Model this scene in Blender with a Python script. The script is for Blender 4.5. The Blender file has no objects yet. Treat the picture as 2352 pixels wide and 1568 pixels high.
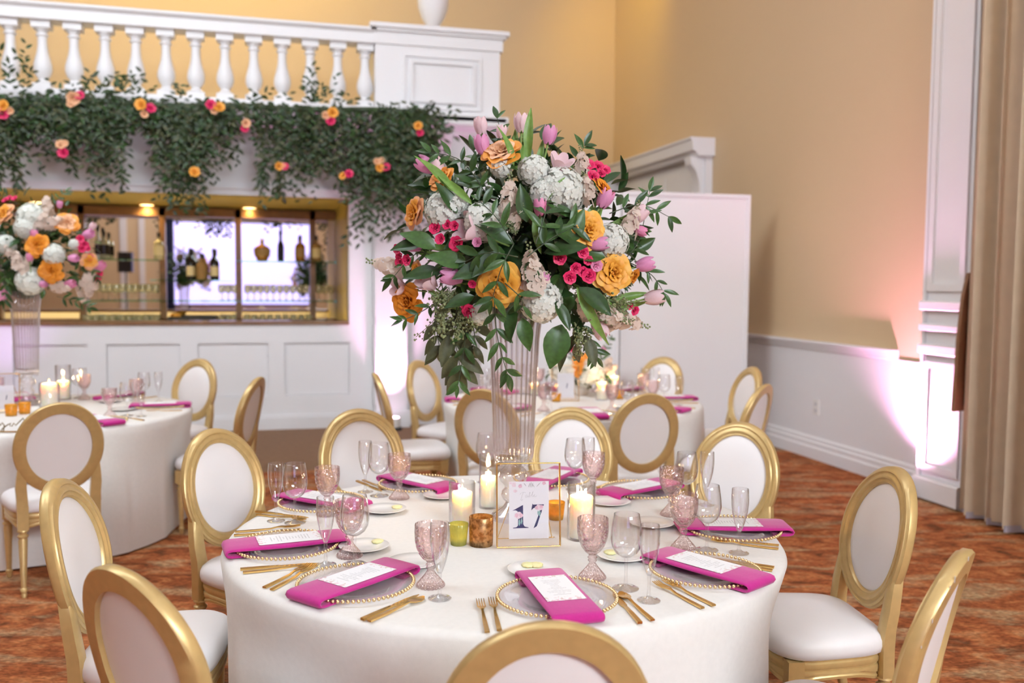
import bpy, math, random
from math import sin, cos, pi, radians, sqrt, atan2
from mathutils import Vector, Matrix, noise

random.seed(7)
scene = bpy.context.scene
C = scene.collection
V = Vector

# ------------------------------------------------------------------ camera
EYE = V((0, 0, 1.59))
FPX, PITCH, ROLL, YAW = 2094.0, radians(3.72), radians(0.47), radians(14.6)
fw = V((sin(YAW) * cos(PITCH), cos(YAW) * cos(PITCH), -sin(PITCH)))
rt0 = V((cos(YAW), -sin(YAW), 0)); up0 = rt0.cross(fw)
rt = rt0 * cos(ROLL) + up0 * sin(ROLL)
up = up0 * cos(ROLL) - rt0 * sin(ROLL)
cam = bpy.data.cameras.new('camera')
cam.sensor_width = 36.0
cam.lens = FPX / 2352.0 * 36.0
cam.clip_start = 0.05
cam.clip_end = 100
cam.dof.use_dof = True
cam.dof.focus_distance = 2.75
cam.dof.aperture_fstop = 2.2
camo = bpy.data.objects.new('camera', cam)
C.objects.link(camo)
camo.matrix_world = Matrix(((rt.x, up.x, -fw.x, EYE.x), (rt.y, up.y, -fw.y, EYE.y), (rt.z, up.z, -fw.z, EYE.z), (0, 0, 0, 1)))
scene.camera = camo

def ray(x, y): return fw + rt * ((x - 1176) / FPX) + up * ((784 - y) / FPX)
def on_z(x, y, z):            # survey: where a sight line meets a level
    d = ray(x, y); return EYE + d * ((z - EYE.z) / d.z)
def on_y(x, y, Y):
    d = ray(x, y); return EYE + d * (Y / d.y)
def on_x(x, y, X):
    d = ray(x, y); return EYE + d * (X / d.x)
def at_d(x, y, dep): return EYE + ray(x, y) * dep

# ------------------------------------------------------------------ world, exposure
w = bpy.data.worlds.new('world'); scene.world = w; w.use_nodes = True
w.node_tree.nodes['Background'].inputs[0].default_value = (0.9, 0.88, 0.9, 1)
w.node_tree.nodes['Background'].inputs[1].default_value = 0.3
vs = scene.view_settings
vs.view_transform = 'Standard'; vs.look = 'None'; vs.gamma = 1.0; vs.use_curve_mapping = False
vs.exposure = -0.12
scene.cycles.use_adaptive_sampling = True; scene.cycles.adaptive_threshold = 0.1; scene.cycles.adaptive_min_samples = 24
scene.cycles.max_bounces = 4; scene.cycles.diffuse_bounces = 3; scene.cycles.glossy_bounces = 3; scene.cycles.transparent_max_bounces = 12; scene.cycles.use_light_tree = False

# ------------------------------------------------------------------ large fills and lamps of the hall
def area_light(name, loc, target, size, energy, color, sizey=None):
    l = bpy.data.lights.new(name, 'AREA'); l.energy = energy; l.color = color
    l.shape = 'RECTANGLE'; l.size = size; l.size_y = sizey or size
    o = bpy.data.objects.new(name, l); C.objects.link(o); o.location = loc
    o.rotation_euler = (V(target) - V(loc)).to_track_quat('-Z', 'Y').to_euler()
    return o
def spot_light(name, loc, target, energy, color, angle=70, blend=0.6, r=0.05):
    l = bpy.data.lights.new(name, 'SPOT'); l.energy = energy; l.color = color
    l.spot_size = radians(angle); l.spot_blend = blend; l.shadow_soft_size = r
    o = bpy.data.objects.new(name, l); C.objects.link(o); o.location = loc
    o.rotation_euler = (V(target) - V(loc)).to_track_quat('-Z', 'Y').to_euler()
    return o
def point_light(name, loc, energy, color, r=0.02):
    l = bpy.data.lights.new(name, 'POINT'); l.energy = energy; l.color = color; l.shadow_soft_size = r
    o = bpy.data.objects.new(name, l); C.objects.link(o); o.location = loc
    return o
# added area fills for soft room light, not ceiling fixtures
area_light('ceiling_panel_light_tables', (1.2, 2.5, 6.8), (1.2, 2.5, 0), 5.0, 40, (0.84, 0.95, 1.0))
area_light('front_flash_fill', (3.0, -4.8, 4.25), (1.6, 6.0, 1.7), 3.4, 620, (0.82, 0.93, 1.0), 1.4)  # added fill from behind the camera, standing in for bounced flash
area_light('overhead_fill_bar', (-1.5, 5.4, 6.8), (-1.0, 9.6, 0.8), 4.0, 390, (0.82, 0.92, 1.0))  # added fill aimed at the bar front
area_light('overhead_fill_stage', (-2.5, -6.3, 6.8), (-2.5, -8.2, 1.5), 4.0, 420, (0.95, 0.96, 1.0))  # added to brighten the wall that the bar mirror reflects
area_light('overhead_fill_left', (-4.5, 5.0, 6.7), (4.6, 8.6, 1.6), 3.0, 260, (0.84, 0.93, 1.0))  # added to lift the right wall and its dado
# warm lamps above the balcony gallery
area_light('gallery_lamp', (-1.0, 11.5, 6.7), (-1.0, 12.4, 3.8), 4.0, 80, (1.0, 0.72, 0.16), 1.0)
spot_light('window_lamp', (3.6, 3.2, 6.8), (4.7, 4.2, 4.0), 120, (1.0, 0.70, 0.12), 80, 1.0, 0.2)
spot_light('corner_lamp', (3.9, 10.6, 6.8), (4.7, 11.9, 5.0), 160, (1.0, 0.66, 0.02), 75, 1.0, 0.2)
# pink uplights at the pilasters
spot_light('pink_uplight_window', (4.48, 5.78, 0.15), (4.80, 5.74, 2.6), 440, (1.0, 0.44, 0.80), 125, 1.0, 0.06)
spot_light('pink_uplight_bar', (1.22, 9.70, 0.16), (1.22, 9.84, 3.0), 230, (1.0, 0.48, 0.84), 75, 1.0, 0.06)
spot_light('violet_uplight_bar', (-2.6, 9.55, 0.16), (-2.5, 9.9, 3.2), 60, (0.75, 0.45, 1.0), 80, 1.0, 0.06)

# ------------------------------------------------------------------ materials
def nn(nt, t, **kw):
    n = nt.nodes.new(t)
    for k, v in kw.items(): setattr(n, k, v)
    return n
def mat(name, col, rough=0.5, metal=0.0, spec=0.5, var=0.06, vscale=20.0, bump=0.0, bscale=200.0, sss=0.0, sssr=0.01, emit=None, es=0.0, sheen=0.0, coat=0.0, trans=0.0):
    m = bpy.data.materials.new(name); m.use_nodes = True
    nt = m.node_tree; b = nt.nodes['Principled BSDF']
    b.inputs['Roughness'].default_value = rough; b.inputs['Metallic'].default_value = metal
    b.inputs['Specular IOR Level'].default_value = spec
    b.inputs['Sheen Weight'].default_value = sheen; b.inputs['Coat Weight'].default_value = coat
    if sss:
        b.inputs['Subsurface Weight'].default_value = sss
        b.inputs['Subsurface Radius'].default_value = (1.0, 0.6, 0.35); b.inputs['Subsurface Scale'].default_value = sssr
    if emit:
        b.inputs['Emission Color'].default_value = (*emit, 1); b.inputs['Emission Strength'].default_value = es
    tc = nn(nt, 'ShaderNodeTexCoord')
    nz = nn(nt, 'ShaderNodeTexNoise'); nz.inputs['Scale'].default_value = vscale; nz.inputs['Detail'].default_value = 1
    nt.links.new(tc.outputs['Object'], nz.inputs['Vector'])
    mx = nn(nt, 'ShaderNodeMix', data_type='RGBA')
    lo = tuple(max(0, c * (1 - var)) for c in col); hi = tuple(min(1, c * (1 + var)) for c in col)
    mx.inputs[6].default_value = (*lo, 1); mx.inputs[7].default_value = (*hi, 1)
    nt.links.new(nz.outputs['Fac'], mx.inputs[0]); nt.links.new(mx.outputs[2], b.inputs['Base Color'])
    if bump:
        n2 = nn(nt, 'ShaderNodeTexNoise'); n2.inputs['Scale'].default_value = bscale
        nt.links.new(tc.outputs['Object'], n2.inputs['Vector'])
        bp = nn(nt, 'ShaderNodeBump'); bp.inputs['Strength'].default_value = bump; bp.inputs['Distance'].default_value = 0.002
        nt.links.new(n2.outputs['Fac'], bp.inputs['Height']); nt.links.new(bp.outputs['Normal'], b.inputs['Normal'])
    if trans:   # thin petals and leaves let light through
        tr = nn(nt, 'ShaderNodeBsdfTranslucent'); nt.links.new(mx.outputs[2], tr.inputs['Color'])
        ms = nn(nt, 'ShaderNodeMixShader'); ms.inputs[0].default_value = trans
        nt.links.new(b.outputs[0], ms.inputs[1]); nt.links.new(tr.outputs[0], ms.inputs[2])
        nt.links.new(ms.outputs[0], nt.nodes['Material Output'].inputs[0])
    return m
def glass(name, tint=(1, 1, 1), base=0.03, gain=0.9, rough=0.02, bump=0.0, bscale=120.0, haze=0.0, edge=0.45, fp=2.4, ep=4.0):
    m = bpy.data.materials.new(name); m.use_nodes = True
    nt = m.node_tree; nt.nodes.remove(nt.nodes['Principled BSDF'])
    out = nt.nodes['Material Output']
    t = nn(nt, 'ShaderNodeBsdfTransparent')
    lw = nn(nt, 'ShaderNodeLayerWeight'); lw.inputs[0].default_value = 0.5
    p5 = nn(nt, 'ShaderNodeMath', operation='POWER'); p5.inputs[1].default_value = ep
    nt.links.new(lw.outputs['Facing'], p5.inputs[0])
    mc = nn(nt, 'ShaderNodeMix', data_type='RGBA'); mc.inputs[6].default_value = (*tint, 1); mc.inputs[7].default_value = (*[edge * c ** 2 for c in tint], 1)
    nt.links.new(p5.outputs[0], mc.inputs[0]); nt.links.new(mc.outputs[2], t.inputs[0])
    g = nn(nt, 'ShaderNodeBsdfGlossy'); g.inputs['Roughness'].default_value = rough
    g.inputs['Color'].default_value = (*[min(1, .25 + .75 * c) for c in tint], 1)
    fr = nn(nt, 'ShaderNodeLayerWeight'); fr.inputs[0].default_value = 0.5
    pw = nn(nt, 'ShaderNodeMath', operation='POWER'); pw.inputs[1].default_value = fp
    nt.links.new(fr.outputs['Facing'], pw.inputs[0])
    ma = nn(nt, 'ShaderNodeMath', operation='MULTIPLY_ADD', use_clamp=True)
    ma.inputs[1].default_value = gain; ma.inputs[2].default_value = base
    nt.links.new(pw.outputs[0], ma.inputs[0])
    ms = nn(nt, 'ShaderNodeMixShader'); nt.links.new(ma.outputs[0], ms.inputs[0])
    src = t
    if haze:
        d = nn(nt, 'ShaderNodeBsdfTranslucent'); d.inputs[0].default_value = (*tint, 1)
        d2 = nn(nt, 'ShaderNodeBsdfDiffuse'); d2.inputs[0].default_value = (*tint, 1)
        m3 = nn(nt, 'ShaderNodeMixShader'); nt.links.new(d.outputs[0], m3.inputs[1]); nt.links.new(d2.outputs[0], m3.inputs[2])
        m2 = nn(nt, 'ShaderNodeMixShader'); m2.inputs[0].default_value = haze
        nt.links.new(t.outputs[0], m2.inputs[1]); nt.links.new(m3.outputs[0], m2.inputs[2]); src = m2
    nt.links.new(src.outputs[0], ms.inputs[1]); nt.links.new(g.outputs[0], ms.inputs[2])
    nt.links.new(ms.outputs[0], out.inputs[0])
    if bump:
        tc = nn(nt, 'ShaderNodeTexCoord'); vo = nn(nt, 'ShaderNodeTexVoronoi'); vo.inputs['Scale'].default_value = bscale
        nt.links.new(tc.outputs['Object'], vo.inputs['Vector'])
        bp = nn(nt, 'ShaderNodeBump'); bp.inputs['Strength'].default_value = bump; bp.inputs['Distance'].default_value = 0.004
        nt.links.new(vo.outputs['Distance'], bp.inputs['Height'])
        for q in (g, fr, lw): nt.links.new(bp.outputs['Normal'], q.inputs['Normal'])
    return m

M = {}
M['white'] = mat('white_paint', (0.80, 0.78, 0.79), 0.45, var=0.015, vscale=2)
M['tan'] = mat('tan_wallpaper', (0.66, 0.49, 0.30), 0.75, var=0.05, vscale=300, bump=0.1, bscale=500)
M['ceil'] = mat('ceiling_paint', (0.82, 0.80, 0.78), 0.8, var=0.02)
M['gold'] = mat('gold_paint', (0.62, 0.435, 0.185), 0.34, 0.35, var=0.12, vscale=35)
M['goldhi'] = mat('polished_gold', (0.83, 0.55, 0.20), 0.22, 1.0, var=0.08, vscale=60)
M['goldbead'] = mat('gold_bead', (0.86, 0.66, 0.36), 0.25, 0.9, var=0.08, vscale=60)
M['vinyl'] = mat('white_vinyl', (0.84, 0.80, 0.80), 0.42, var=0.015, vscale=8)
M['cloth'] = mat('ivory_linen', (0.78, 0.745, 0.71), 0.75, var=0.04, vscale=60, bump=0.25, bscale=500, sheen=0.2)
M['napkin'] = mat('magenta_linen', (0.53, 0.008, 0.235), 0.8, var=0.10, vscale=150, bump=0.3, bscale=700, sheen=0.3)
M['china'] = mat('white_china', (0.86, 0.83, 0.80), 0.15, var=0.01, coat=0.4)
M['butter'] = mat('butter', (0.86, 0.80, 0.42), 0.5, var=0.06, vscale=80, sss=0.3, sssr=0.004)
M['wax'] = mat('candle_wax', (0.92, 0.84, 0.70), 0.45, var=0.02, sss=0.9, sssr=0.05)
M['flame'] = mat('flame', (1, 0.6, 0.2), 0.5, emit=(1.0, 0.62, 0.22), es=9)
M['gls'] = glass('clear_glass', (0.985, 0.982, 0.985), 0.05, 0.9, edge=0.6)
M['pinkgls'] = glass('pink_pressed_glass', (0.995, 0.925, 0.92), 0.07, 0.7, 0.12, 1.0, 95, 0.05, 0.68, 2.0, 1.6)
M['vasegls'] = glass('fluted_glass', (0.985, 0.975, 0.985), 0.05, 0.9, 0.05, 0, 0, 0.03, 0.6, 1.3, 2.0)
M['plategls'] = glass('plate_glass', (0.99, 0.98, 0.99), 0.04, 0.35, 0.03, haze=0.05, edge=0.75)
M['pane'] = glass('window_pane', (0.965, 0.955, 0.955), 0.02, 0.6)
M['shelfgls'] = glass('shelf_glass', (0.72, 0.95, 0.80), 0.10, 0.9)
M['mirror'] = mat('mirror_silver', (0.86, 0.84, 0.84), 0.015, 1.0, var=0.0)
M['brownwood'] = mat('brown_wood', (0.22, 0.11, 0.045), 0.35, var=0.3, vscale=9, coat=0.2)
M['olive'] = mat('olive_gold_paint', (0.50, 0.38, 0.12), 0.5, var=0.05)
M['dark'] = mat('dark_plastic', (0.02, 0.02, 0.025), 0.5, var=0.1)
M['curtain'] = mat('taupe_velvet', (0.56, 0.43, 0.30), 0.7, var=0.08, vscale=12, bump=0.15, bscale=350, sheen=0.25)
M['lining'] = mat('grey_curtain_lining', (0.40, 0.36, 0.40), 0.8)
M['paper'] = mat('white_paper', (0.88, 0.87, 0.90), 0.6, var=0.01)
M['navy'] = mat('navy_print', (0.035, 0.04, 0.13), 0.6, var=0.25, vscale=60)
M['pinkprint'] = mat('pink_print', (0.80, 0.50, 0.60), 0.6, var=0.25, vscale=150)
M['palepinkprint'] = mat('pale_pink_print', (0.86, 0.70, 0.76), 0.6, var=0.15, vscale=150)
M['tealprint'] = mat('teal_print', (0.30, 0.52, 0.50), 0.6, var=0.3, vscale=150)
M['greyprint'] = mat('grey_print', (0.55, 0.53, 0.55), 0.6, var=0.2, vscale=150)
M['leafA'] = mat('dark_green_leaf', (0.032, 0.078, 0.020), 0.34, var=0.45, vscale=9, trans=0.12)
M['leafB'] = mat('mid_green_leaf', (0.056, 0.128, 0.030), 0.36, var=0.4, vscale=9, trans=0.15)
M['leafC'] = mat('olive_leaf', (0.085, 0.095, 0.042), 0.5, var=0.35, vscale=9, trans=0.15)
M['leafG'] = mat('deep_green_leaf', (0.026, 0.050, 0.014), 0.4, var=0.5, vscale=3, trans=0.1)
M['leafT'] = mat('tulip_leaf', (0.20, 0.36, 0.075), 0.4, var=0.35, vscale=9, trans=0.25)
M['stem'] = mat('green_stem', (0.22, 0.34, 0.09), 0.5, var=0.2)
M['stemdark'] = mat('dark_stem', (0.05, 0.07, 0.035), 0.6, var=0.2)
M['seed'] = mat('eucalyptus_seed', (0.22, 0.26, 0.12), 0.6, var=0.4, vscale=40)
def petal_mat(name, deep, light, z0, z1, trans=0.15):      # petals deeper coloured at the base, with self-shadow painted in too
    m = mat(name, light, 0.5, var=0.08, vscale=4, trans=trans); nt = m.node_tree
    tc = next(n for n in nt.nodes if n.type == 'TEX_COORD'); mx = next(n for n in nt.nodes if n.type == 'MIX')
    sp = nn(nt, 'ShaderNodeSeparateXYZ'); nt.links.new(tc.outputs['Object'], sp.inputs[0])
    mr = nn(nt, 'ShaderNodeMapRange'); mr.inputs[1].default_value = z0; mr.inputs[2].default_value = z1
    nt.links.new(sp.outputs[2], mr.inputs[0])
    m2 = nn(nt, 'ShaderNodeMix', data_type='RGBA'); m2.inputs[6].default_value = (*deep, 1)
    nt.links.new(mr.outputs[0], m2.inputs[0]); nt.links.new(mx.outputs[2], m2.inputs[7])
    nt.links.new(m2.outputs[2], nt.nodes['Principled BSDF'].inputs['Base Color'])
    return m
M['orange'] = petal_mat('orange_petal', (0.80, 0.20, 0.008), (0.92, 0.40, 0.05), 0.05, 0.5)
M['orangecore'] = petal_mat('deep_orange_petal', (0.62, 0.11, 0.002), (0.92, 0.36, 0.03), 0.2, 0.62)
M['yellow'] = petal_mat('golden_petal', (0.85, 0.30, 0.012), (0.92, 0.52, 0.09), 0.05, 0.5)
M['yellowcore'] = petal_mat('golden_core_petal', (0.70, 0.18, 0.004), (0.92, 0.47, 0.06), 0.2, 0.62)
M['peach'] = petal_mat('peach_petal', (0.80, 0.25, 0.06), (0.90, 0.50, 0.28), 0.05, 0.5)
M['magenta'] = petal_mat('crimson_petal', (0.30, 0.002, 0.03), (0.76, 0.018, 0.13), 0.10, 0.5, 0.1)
M['pink'] = mat('pink_petal', (0.82, 0.30, 0.50), 0.45, var=0.14, vscale=25, trans=0.25)
M['lilacpink'] = mat('lilac_pink_petal', (0.80, 0.34, 0.58), 0.45, var=0.14, vscale=25, trans=0.25)
M['palepink'] = mat('pale_pink_petal', (0.88, 0.64, 0.68), 0.45, var=0.10, vscale=25, trans=0.25)
M['blush'] = mat('blush_petal', (0.96, 0.79, 0.70), 0.55, var=0.12, vscale=4, trans=0.5)
M['cream'] = mat('white_hydrangea_petal', (0.94, 0.95, 0.87), 0.55, var=0.10, vscale=4, trans=0.4)
M['anther'] = mat('yellow_anther', (0.8, 0.5, 0.08), 0.6)
M['greenglow'] = mat('green_votive_glass', (0.60, 0.58, 0.16), 0.15, var=0.2, vscale=60, trans=0.6)
M['amberglow'] = mat('amber_votive_glass', (0.75, 0.42, 0.06), 0.15, var=0.3, vscale=60, trans=0.55)

def carpet_mat():
    m = bpy.data.materials.new('rust_carpet'); m.use_nodes = True; nt = m.node_tree; b = nt.nodes['Principled BSDF']
    b.inputs['Roughness'].default_value = 0.95; b.inputs['Specular IOR Level'].default_value = 0.1
    tc = nn(nt, 'ShaderNodeTexCoord')
    def nz(scale, detail, sc=(1, 1, 1), dist=0.0):
        mp = nn(nt, 'ShaderNodeMapping'); mp.inputs['Scale'].default_value = sc
        n = nn(nt, 'ShaderNodeTexNoise'); n.inputs['Scale'].default_value = scale; n.inputs['Detail'].default_value = detail
        n.inputs['Distortion'].default_value = dist
        vr = nn(nt, 'ShaderNodeVectorRotate', rotation_type='Z_AXIS'); vr.inputs['Angle'].default_value = radians(14.6)
        nt.links.new(tc.outputs['Object'], vr.inputs[0]); nt.links.new(vr.outputs[0], mp.inputs[0]); nt.links.new(mp.outputs[0], n.inputs['Vector']); return n
    def ramp(src, stops):
        r = nn(nt, 'ShaderNodeValToRGB'); e = r.color_ramp.elements
        e[0].position, e[0].color = stops[0][0], (*stops[0][1], 1); e[1].position, e[1].color = stops[-1][0], (*stops[-1][1], 1)
        for p, c in stops[1:-1]:
            q = e.new(p); q.color = (*c, 1)
        nt.links.new(src, r.inputs[0]); return r
    a = nz(5.5, 5, (1, 1.8, 1), 0.9)
    base = ramp(a.outputs['Fac'], [(0.33, (0.14, 0.050, 0.022)), (0.48, (0.31, 0.092, 0.034)), (0.62, (0.42, 0.155, 0.060)), (0.75, (0.46, 0.235, 0.115))])
    p = nz(1.9, 4, (1.0, 3.2, 1), 0.5)
    pm = ramp(p.outputs['Fac'], [(0.50, (0, 0, 0)), (0.64, (1, 1, 1))])
    f = nz(26, 3, (1, 1, 1), 0.5)
    fm = ramp(f.outputs['Fac'], [(0.40, (0.34, 0.19, 0.10)), (0.62, (0.44, 0.32, 0.19))])
    mx = nn(nt, 'ShaderNodeMix', data_type='RGBA'); mm = nn(nt, 'ShaderNodeMath', operation='MULTIPLY'); mm.inputs[1].default_value = 0.8
    nt.links.new(pm.outputs[0], mm.inputs[0]); nt.links.new(mm.outputs[0], mx.inputs[0])
    nt.links.new(base.outputs[0], mx.inputs[6]); nt.links.new(fm.outputs[0], mx.inputs[7])
    s = nz(34, 4, (1, 2.4, 1), 0.6)
    sm = ramp(s.outputs['Fac'], [(0.40, (0.78, 0.75, 0.72)), (0.62, (1.45, 1.40, 1.32))])
    mu = nn(nt, 'ShaderNodeMix', data_type='RGBA', blend_type='MULTIPLY'); mu.inputs[0].default_value = 1.0
    nt.links.new(mx.outputs[2], mu.inputs[6]); nt.links.new(sm.outputs[0], mu.inputs[7])
    nt.links.new(mu.outputs[2], b.inputs['Base Color'])
    bp = nn(nt, 'ShaderNodeBump'); bp.inputs['Strength'].default_value = 0.5; bp.inputs['Distance'].default_value = 0.004
    g = nz(700, 1); nt.links.new(g.outputs['Fac'], bp.inputs['Height']); nt.links.new(bp.outputs[0], b.inputs['Normal'])
    return m
M['carpet'] = carpet_mat()
M['barfloor'] = mat('brown_bar_carpet', (0.23, 0.125, 0.065), 0.9, var=0.18, vscale=18, bump=0.3, bscale=400)

def menu_mat():
    m = bpy.data.materials.new('printed_menu'); m.use_nodes = True; nt = m.node_tree; b = nt.nodes['Principled BSDF']
    b.inputs['Roughness'].default_value = 0.6
    tc = nn(nt, 'ShaderNodeTexCoord'); sp = nn(nt, 'ShaderNodeSeparateXYZ'); nt.links.new(tc.outputs['Object'], sp.inputs[0])
    def mth(op, a, bb=None, c=None):
        n = nn(nt, 'ShaderNodeMath', operation=op)
        for i, x in enumerate((a, bb, c)):
            if x is None: continue
            if isinstance(x, (int, float)): n.inputs[i].default_value = x
            else: nt.links.new(x, n.inputs[i])
        return n.outputs[0]
    x, y = sp.outputs[0], sp.outputs[1]
    ln = mth('MULTIPLY', x, 105.0); fr = mth('FRACT', ln); row = mth('FLOOR', ln)
    wn = nn(nt, 'ShaderNodeTexWhiteNoise', noise_dimensions='1D'); nt.links.new(row, wn.inputs['W'])
    half = mth('MULTIPLY_ADD', wn.outputs['Value'], 0.026, 0.010)
    inl = mth('LESS_THAN', mth('ABSOLUTE', y), half)
    mk = mth('MULTIPLY', inl, mth('GREATER_THAN', fr, 0.72))
    ax = mth('ABSOLUTE', x)
    mk = mth('MULTIPLY', mk, mth('LESS_THAN', ax, 0.064))
    n1 = nn(nt, 'ShaderNodeTexNoise'); n1.inputs['Scale'].default_value = 420; nt.links.new(tc.outputs['Object'], n1.inputs['Vector'])
    mk = mth('MULTIPLY', mk, mth('GREATER_THAN', n1.outputs['Fac'], 0.42))
    n2 = nn(nt, 'ShaderNodeTexNoise'); n2.inputs['Scale'].default_value = 75; n2.inputs['Detail'].default_value = 2
    nt.links.new(tc.outputs['Object'], n2.inputs['Vector'])
    pk = mth('MULTIPLY', mth('GREATER_THAN', mth('ADD', n2.outputs['Fac'], mth('MULTIPLY', mth('SUBTRACT', ax, 0.083), 6.0)), 0.56), mth('GREATER_THAN', ax, 0.07))
    m1 = nn(nt, 'ShaderNodeMix', data_type='RGBA'); m1.inputs[6].default_value = (0.88, 0.87, 0.89, 1); m1.inputs[7].default_value = (0.55, 0.54, 0.56, 1)
    nt.links.new(mk, m1.inputs[0])
    m2 = nn(nt, 'ShaderNodeMix', data_type='RGBA'); nt.links.new(m1.outputs[2], m2.inputs[6]); nt.links.new(pk, m2.inputs[0])
    cr = nn(nt, 'ShaderNodeValToRGB'); cr.color_ramp.elements[0].position = 0.45; cr.color_ramp.elements[0].color = (0.70, 0.60, 0.55, 1)
    cr.color_ramp.elements[1].position = 0.58; cr.color_ramp.elements[1].color = (0.84, 0.55, 0.65, 1)
    n3 = nn(nt, 'ShaderNodeTexNoise'); n3.inputs['Scale'].default_value = 60; nt.links.new(tc.outputs['Object'], n3.inputs['Vector'])
    nt.links.new(n3.outputs['Fac'], cr.inputs[0]); nt.links.new(cr.outputs[0], m2.inputs[7])
    nt.links.new(m2.outputs[2], b.inputs['Base Color'])
    return m
M['menu'] = menu_mat()

def mercury_mat():
    m = bpy.data.materials.new('mercury_gold_glass'); m.use_nodes = True; nt = m.node_tree; b = nt.nodes['Principled BSDF']
    b.inputs['Roughness'].default_value = 0.3; b.inputs['Metallic'].default_value = 0.7
    tc = nn(nt, 'ShaderNodeTexCoord'); n = nn(nt, 'ShaderNodeTexNoise'); n.inputs['Scale'].default_value = 70; n.inputs['Detail'].default_value = 6
    nt.links.new(tc.outputs['Object'], n.inputs['Vector'])
    r = nn(nt, 'ShaderNodeValToRGB'); r.color_ramp.elements[0].position = 0.42; r.color_ramp.elements[0].color = (0.13, 0.07, 0.03, 1)
    r.color_ramp.elements[1].position = 0.6; r.color_ramp.elements[1].color = (0.60, 0.40, 0.19, 1)
    nt.links.new(n.outputs['Fac'], r.inputs[0]); nt.links.new(r.outputs[0], b.inputs['Base Color'])
    t = nn(nt, 'ShaderNodeBsdfTranslucent'); t.inputs[0].default_value = (0.75, 0.48, 0.22, 1)
    ms = nn(nt, 'ShaderNodeMixShader'); r2 = nn(nt, 'ShaderNodeMath', operation='MULTIPLY'); r2.inputs[1].default_value = 0.7
    nt.links.new(n.outputs['Fac'], r2.inputs[0]); nt.links.new(r2.outputs[0], ms.inputs[0])
    nt.links.new(b.outputs[0], ms.inputs[1]); nt.links.new(t.outputs[0], ms.inputs[2]); nt.links.new(ms.outputs[0], nt.nodes['Material Output'].inputs[0])
    return m
M['mercury'] = mercury_mat()

# ------------------------------------------------------------------ mesh helpers
class MB:
    def __init__(s): s.v = []; s.f = []
    def add(s, vs_, fs):
        o = len(s.v); s.v += [tuple(p) for p in vs_]; s.f += [tuple(i + o for i in f) for f in fs]; return s
    def box(s, lo, hi):
        (a, b, c), (d, e, f) = lo, hi
        return s.add([(a, b, c), (d, b, c), (d, e, c), (a, e, c), (a, b, f), (d, b, f), (d, e, f), (a, e, f)],
                     [(0, 3, 2, 1), (4, 5, 6, 7), (0, 1, 5, 4), (1, 2, 6, 5), (2, 3, 7, 6), (3, 0, 4, 7)])
    def cbox(s, c, d): return s.box([c[i] - d[i] / 2 for i in range(3)], [c[i] + d[i] / 2 for i in range(3)])
    def rings(s, rings, closed=True, capa=True, capb=True):
        n = len(rings[0]); vs_ = [p for r in rings for p in r]; fs = []
        for i in range(len(rings) - 1):
            for j in range(n if closed else n - 1):
                k = (j + 1) % n
                fs.append((i * n + j, i * n + k, (i + 1) * n + k, (i + 1) * n + j))
        if capa: fs.append(tuple(range(n - 1, -1, -1)))
        if capb: fs.append(tuple((len(rings) - 1) * n + j for j in range(n)))
        return s.add(vs_, fs)
    def tube(s, pts, rads, n=8, cap=True):
        pts = [V(p) for p in pts]
        if not hasattr(rads, '__len__'): rads = [rads] * len(pts)
        R_ = []; ref = None
        for i, p in enumerate(pts):
            d = (pts[min(i + 1, len(pts) - 1)] - pts[max(i - 1, 0)]).normalized()
            if ref is None: ref = d.orthogonal().normalized()
            ref = (ref - d * ref.dot(d)).normalized(); b = d.cross(ref)
            R_.append([p + (ref * cos(2 * pi * k / n) + b * sin(2 * pi * k / n)) * rads[i] for k in range(n)])
        return s.rings(R_, True, cap, cap)
    def lathe(s, prof, n=24, c=(0, 0, 0), mod=None, capa=False, capb=False):
        R_ = []
        for r, z in prof:
            R_.append([(c[0] + (r * (mod(2 * pi * k / n, z) if mod else 1)) * cos(2 * pi * k / n),
                        c[1] + (r * (mod(2 * pi * k / n, z) if mod else 1)) * sin(2 * pi * k / n), c[2] + z) for k in range(n)])
        return s.rings(R_, True, capa, capb)
    def sphere(s, c, r, n=8, m=5):
        sc = r if hasattr(r, '__len__') else (r, r, r)
        R_ = [[(c[0] + sc[0] * sin(pi * (i + .02) / (m + .04)) * cos(2 * pi * k / n), c[1] + sc[1] * sin(pi * (i + .02) / (m + .04)) * sin(2 * pi * k / n),
                c[2] - sc[2] * cos(pi * (i + .02) / (m + .04))) for k in range(n)] for i in range(m + 1)]
        return s.rings(R_)
    def grid(s, fn, nu, nv):
        vs_ = [fn(i / nu, j / nv) for j in range(nv + 1) for i in range(nu + 1)]
        fs = [(j * (nu + 1) + i, j * (nu + 1) + i + 1, (j + 1) * (nu + 1) + i + 1, (j + 1) * (nu + 1) + i) for j in range(nv) for i in range(nu)]
        return s.add(vs_, fs)
    def prism(s, poly, y0, y1):     # outline in x,z extruded in y
        n = len(poly); vs_ = [(x, y0, z) for x, z in poly] + [(x, y1, z) for x, z in poly]
        fs = [tuple(range(n)), tuple(range(2 * n - 1, n - 1, -1))] + [(i, n + i, n + (i + 1) % n, (i + 1) % n) for i in range(n)]
        return s.add(vs_, fs)
    def mesh(s, name, material, sharp=40):
        me = bpy.data.meshes.new(name); me.from_pydata(s.v, [], s.f)
        for mm in (material if isinstance(material, (list, tuple)) else [material]): me.materials.append(mm)
        if sharp:
            me.polygons.foreach_set('use_smooth', [True] * len(me.polygons))
            if sharp < 179: me.set_sharp_from_angle(angle=radians(sharp))
        me.update(); return me

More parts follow.
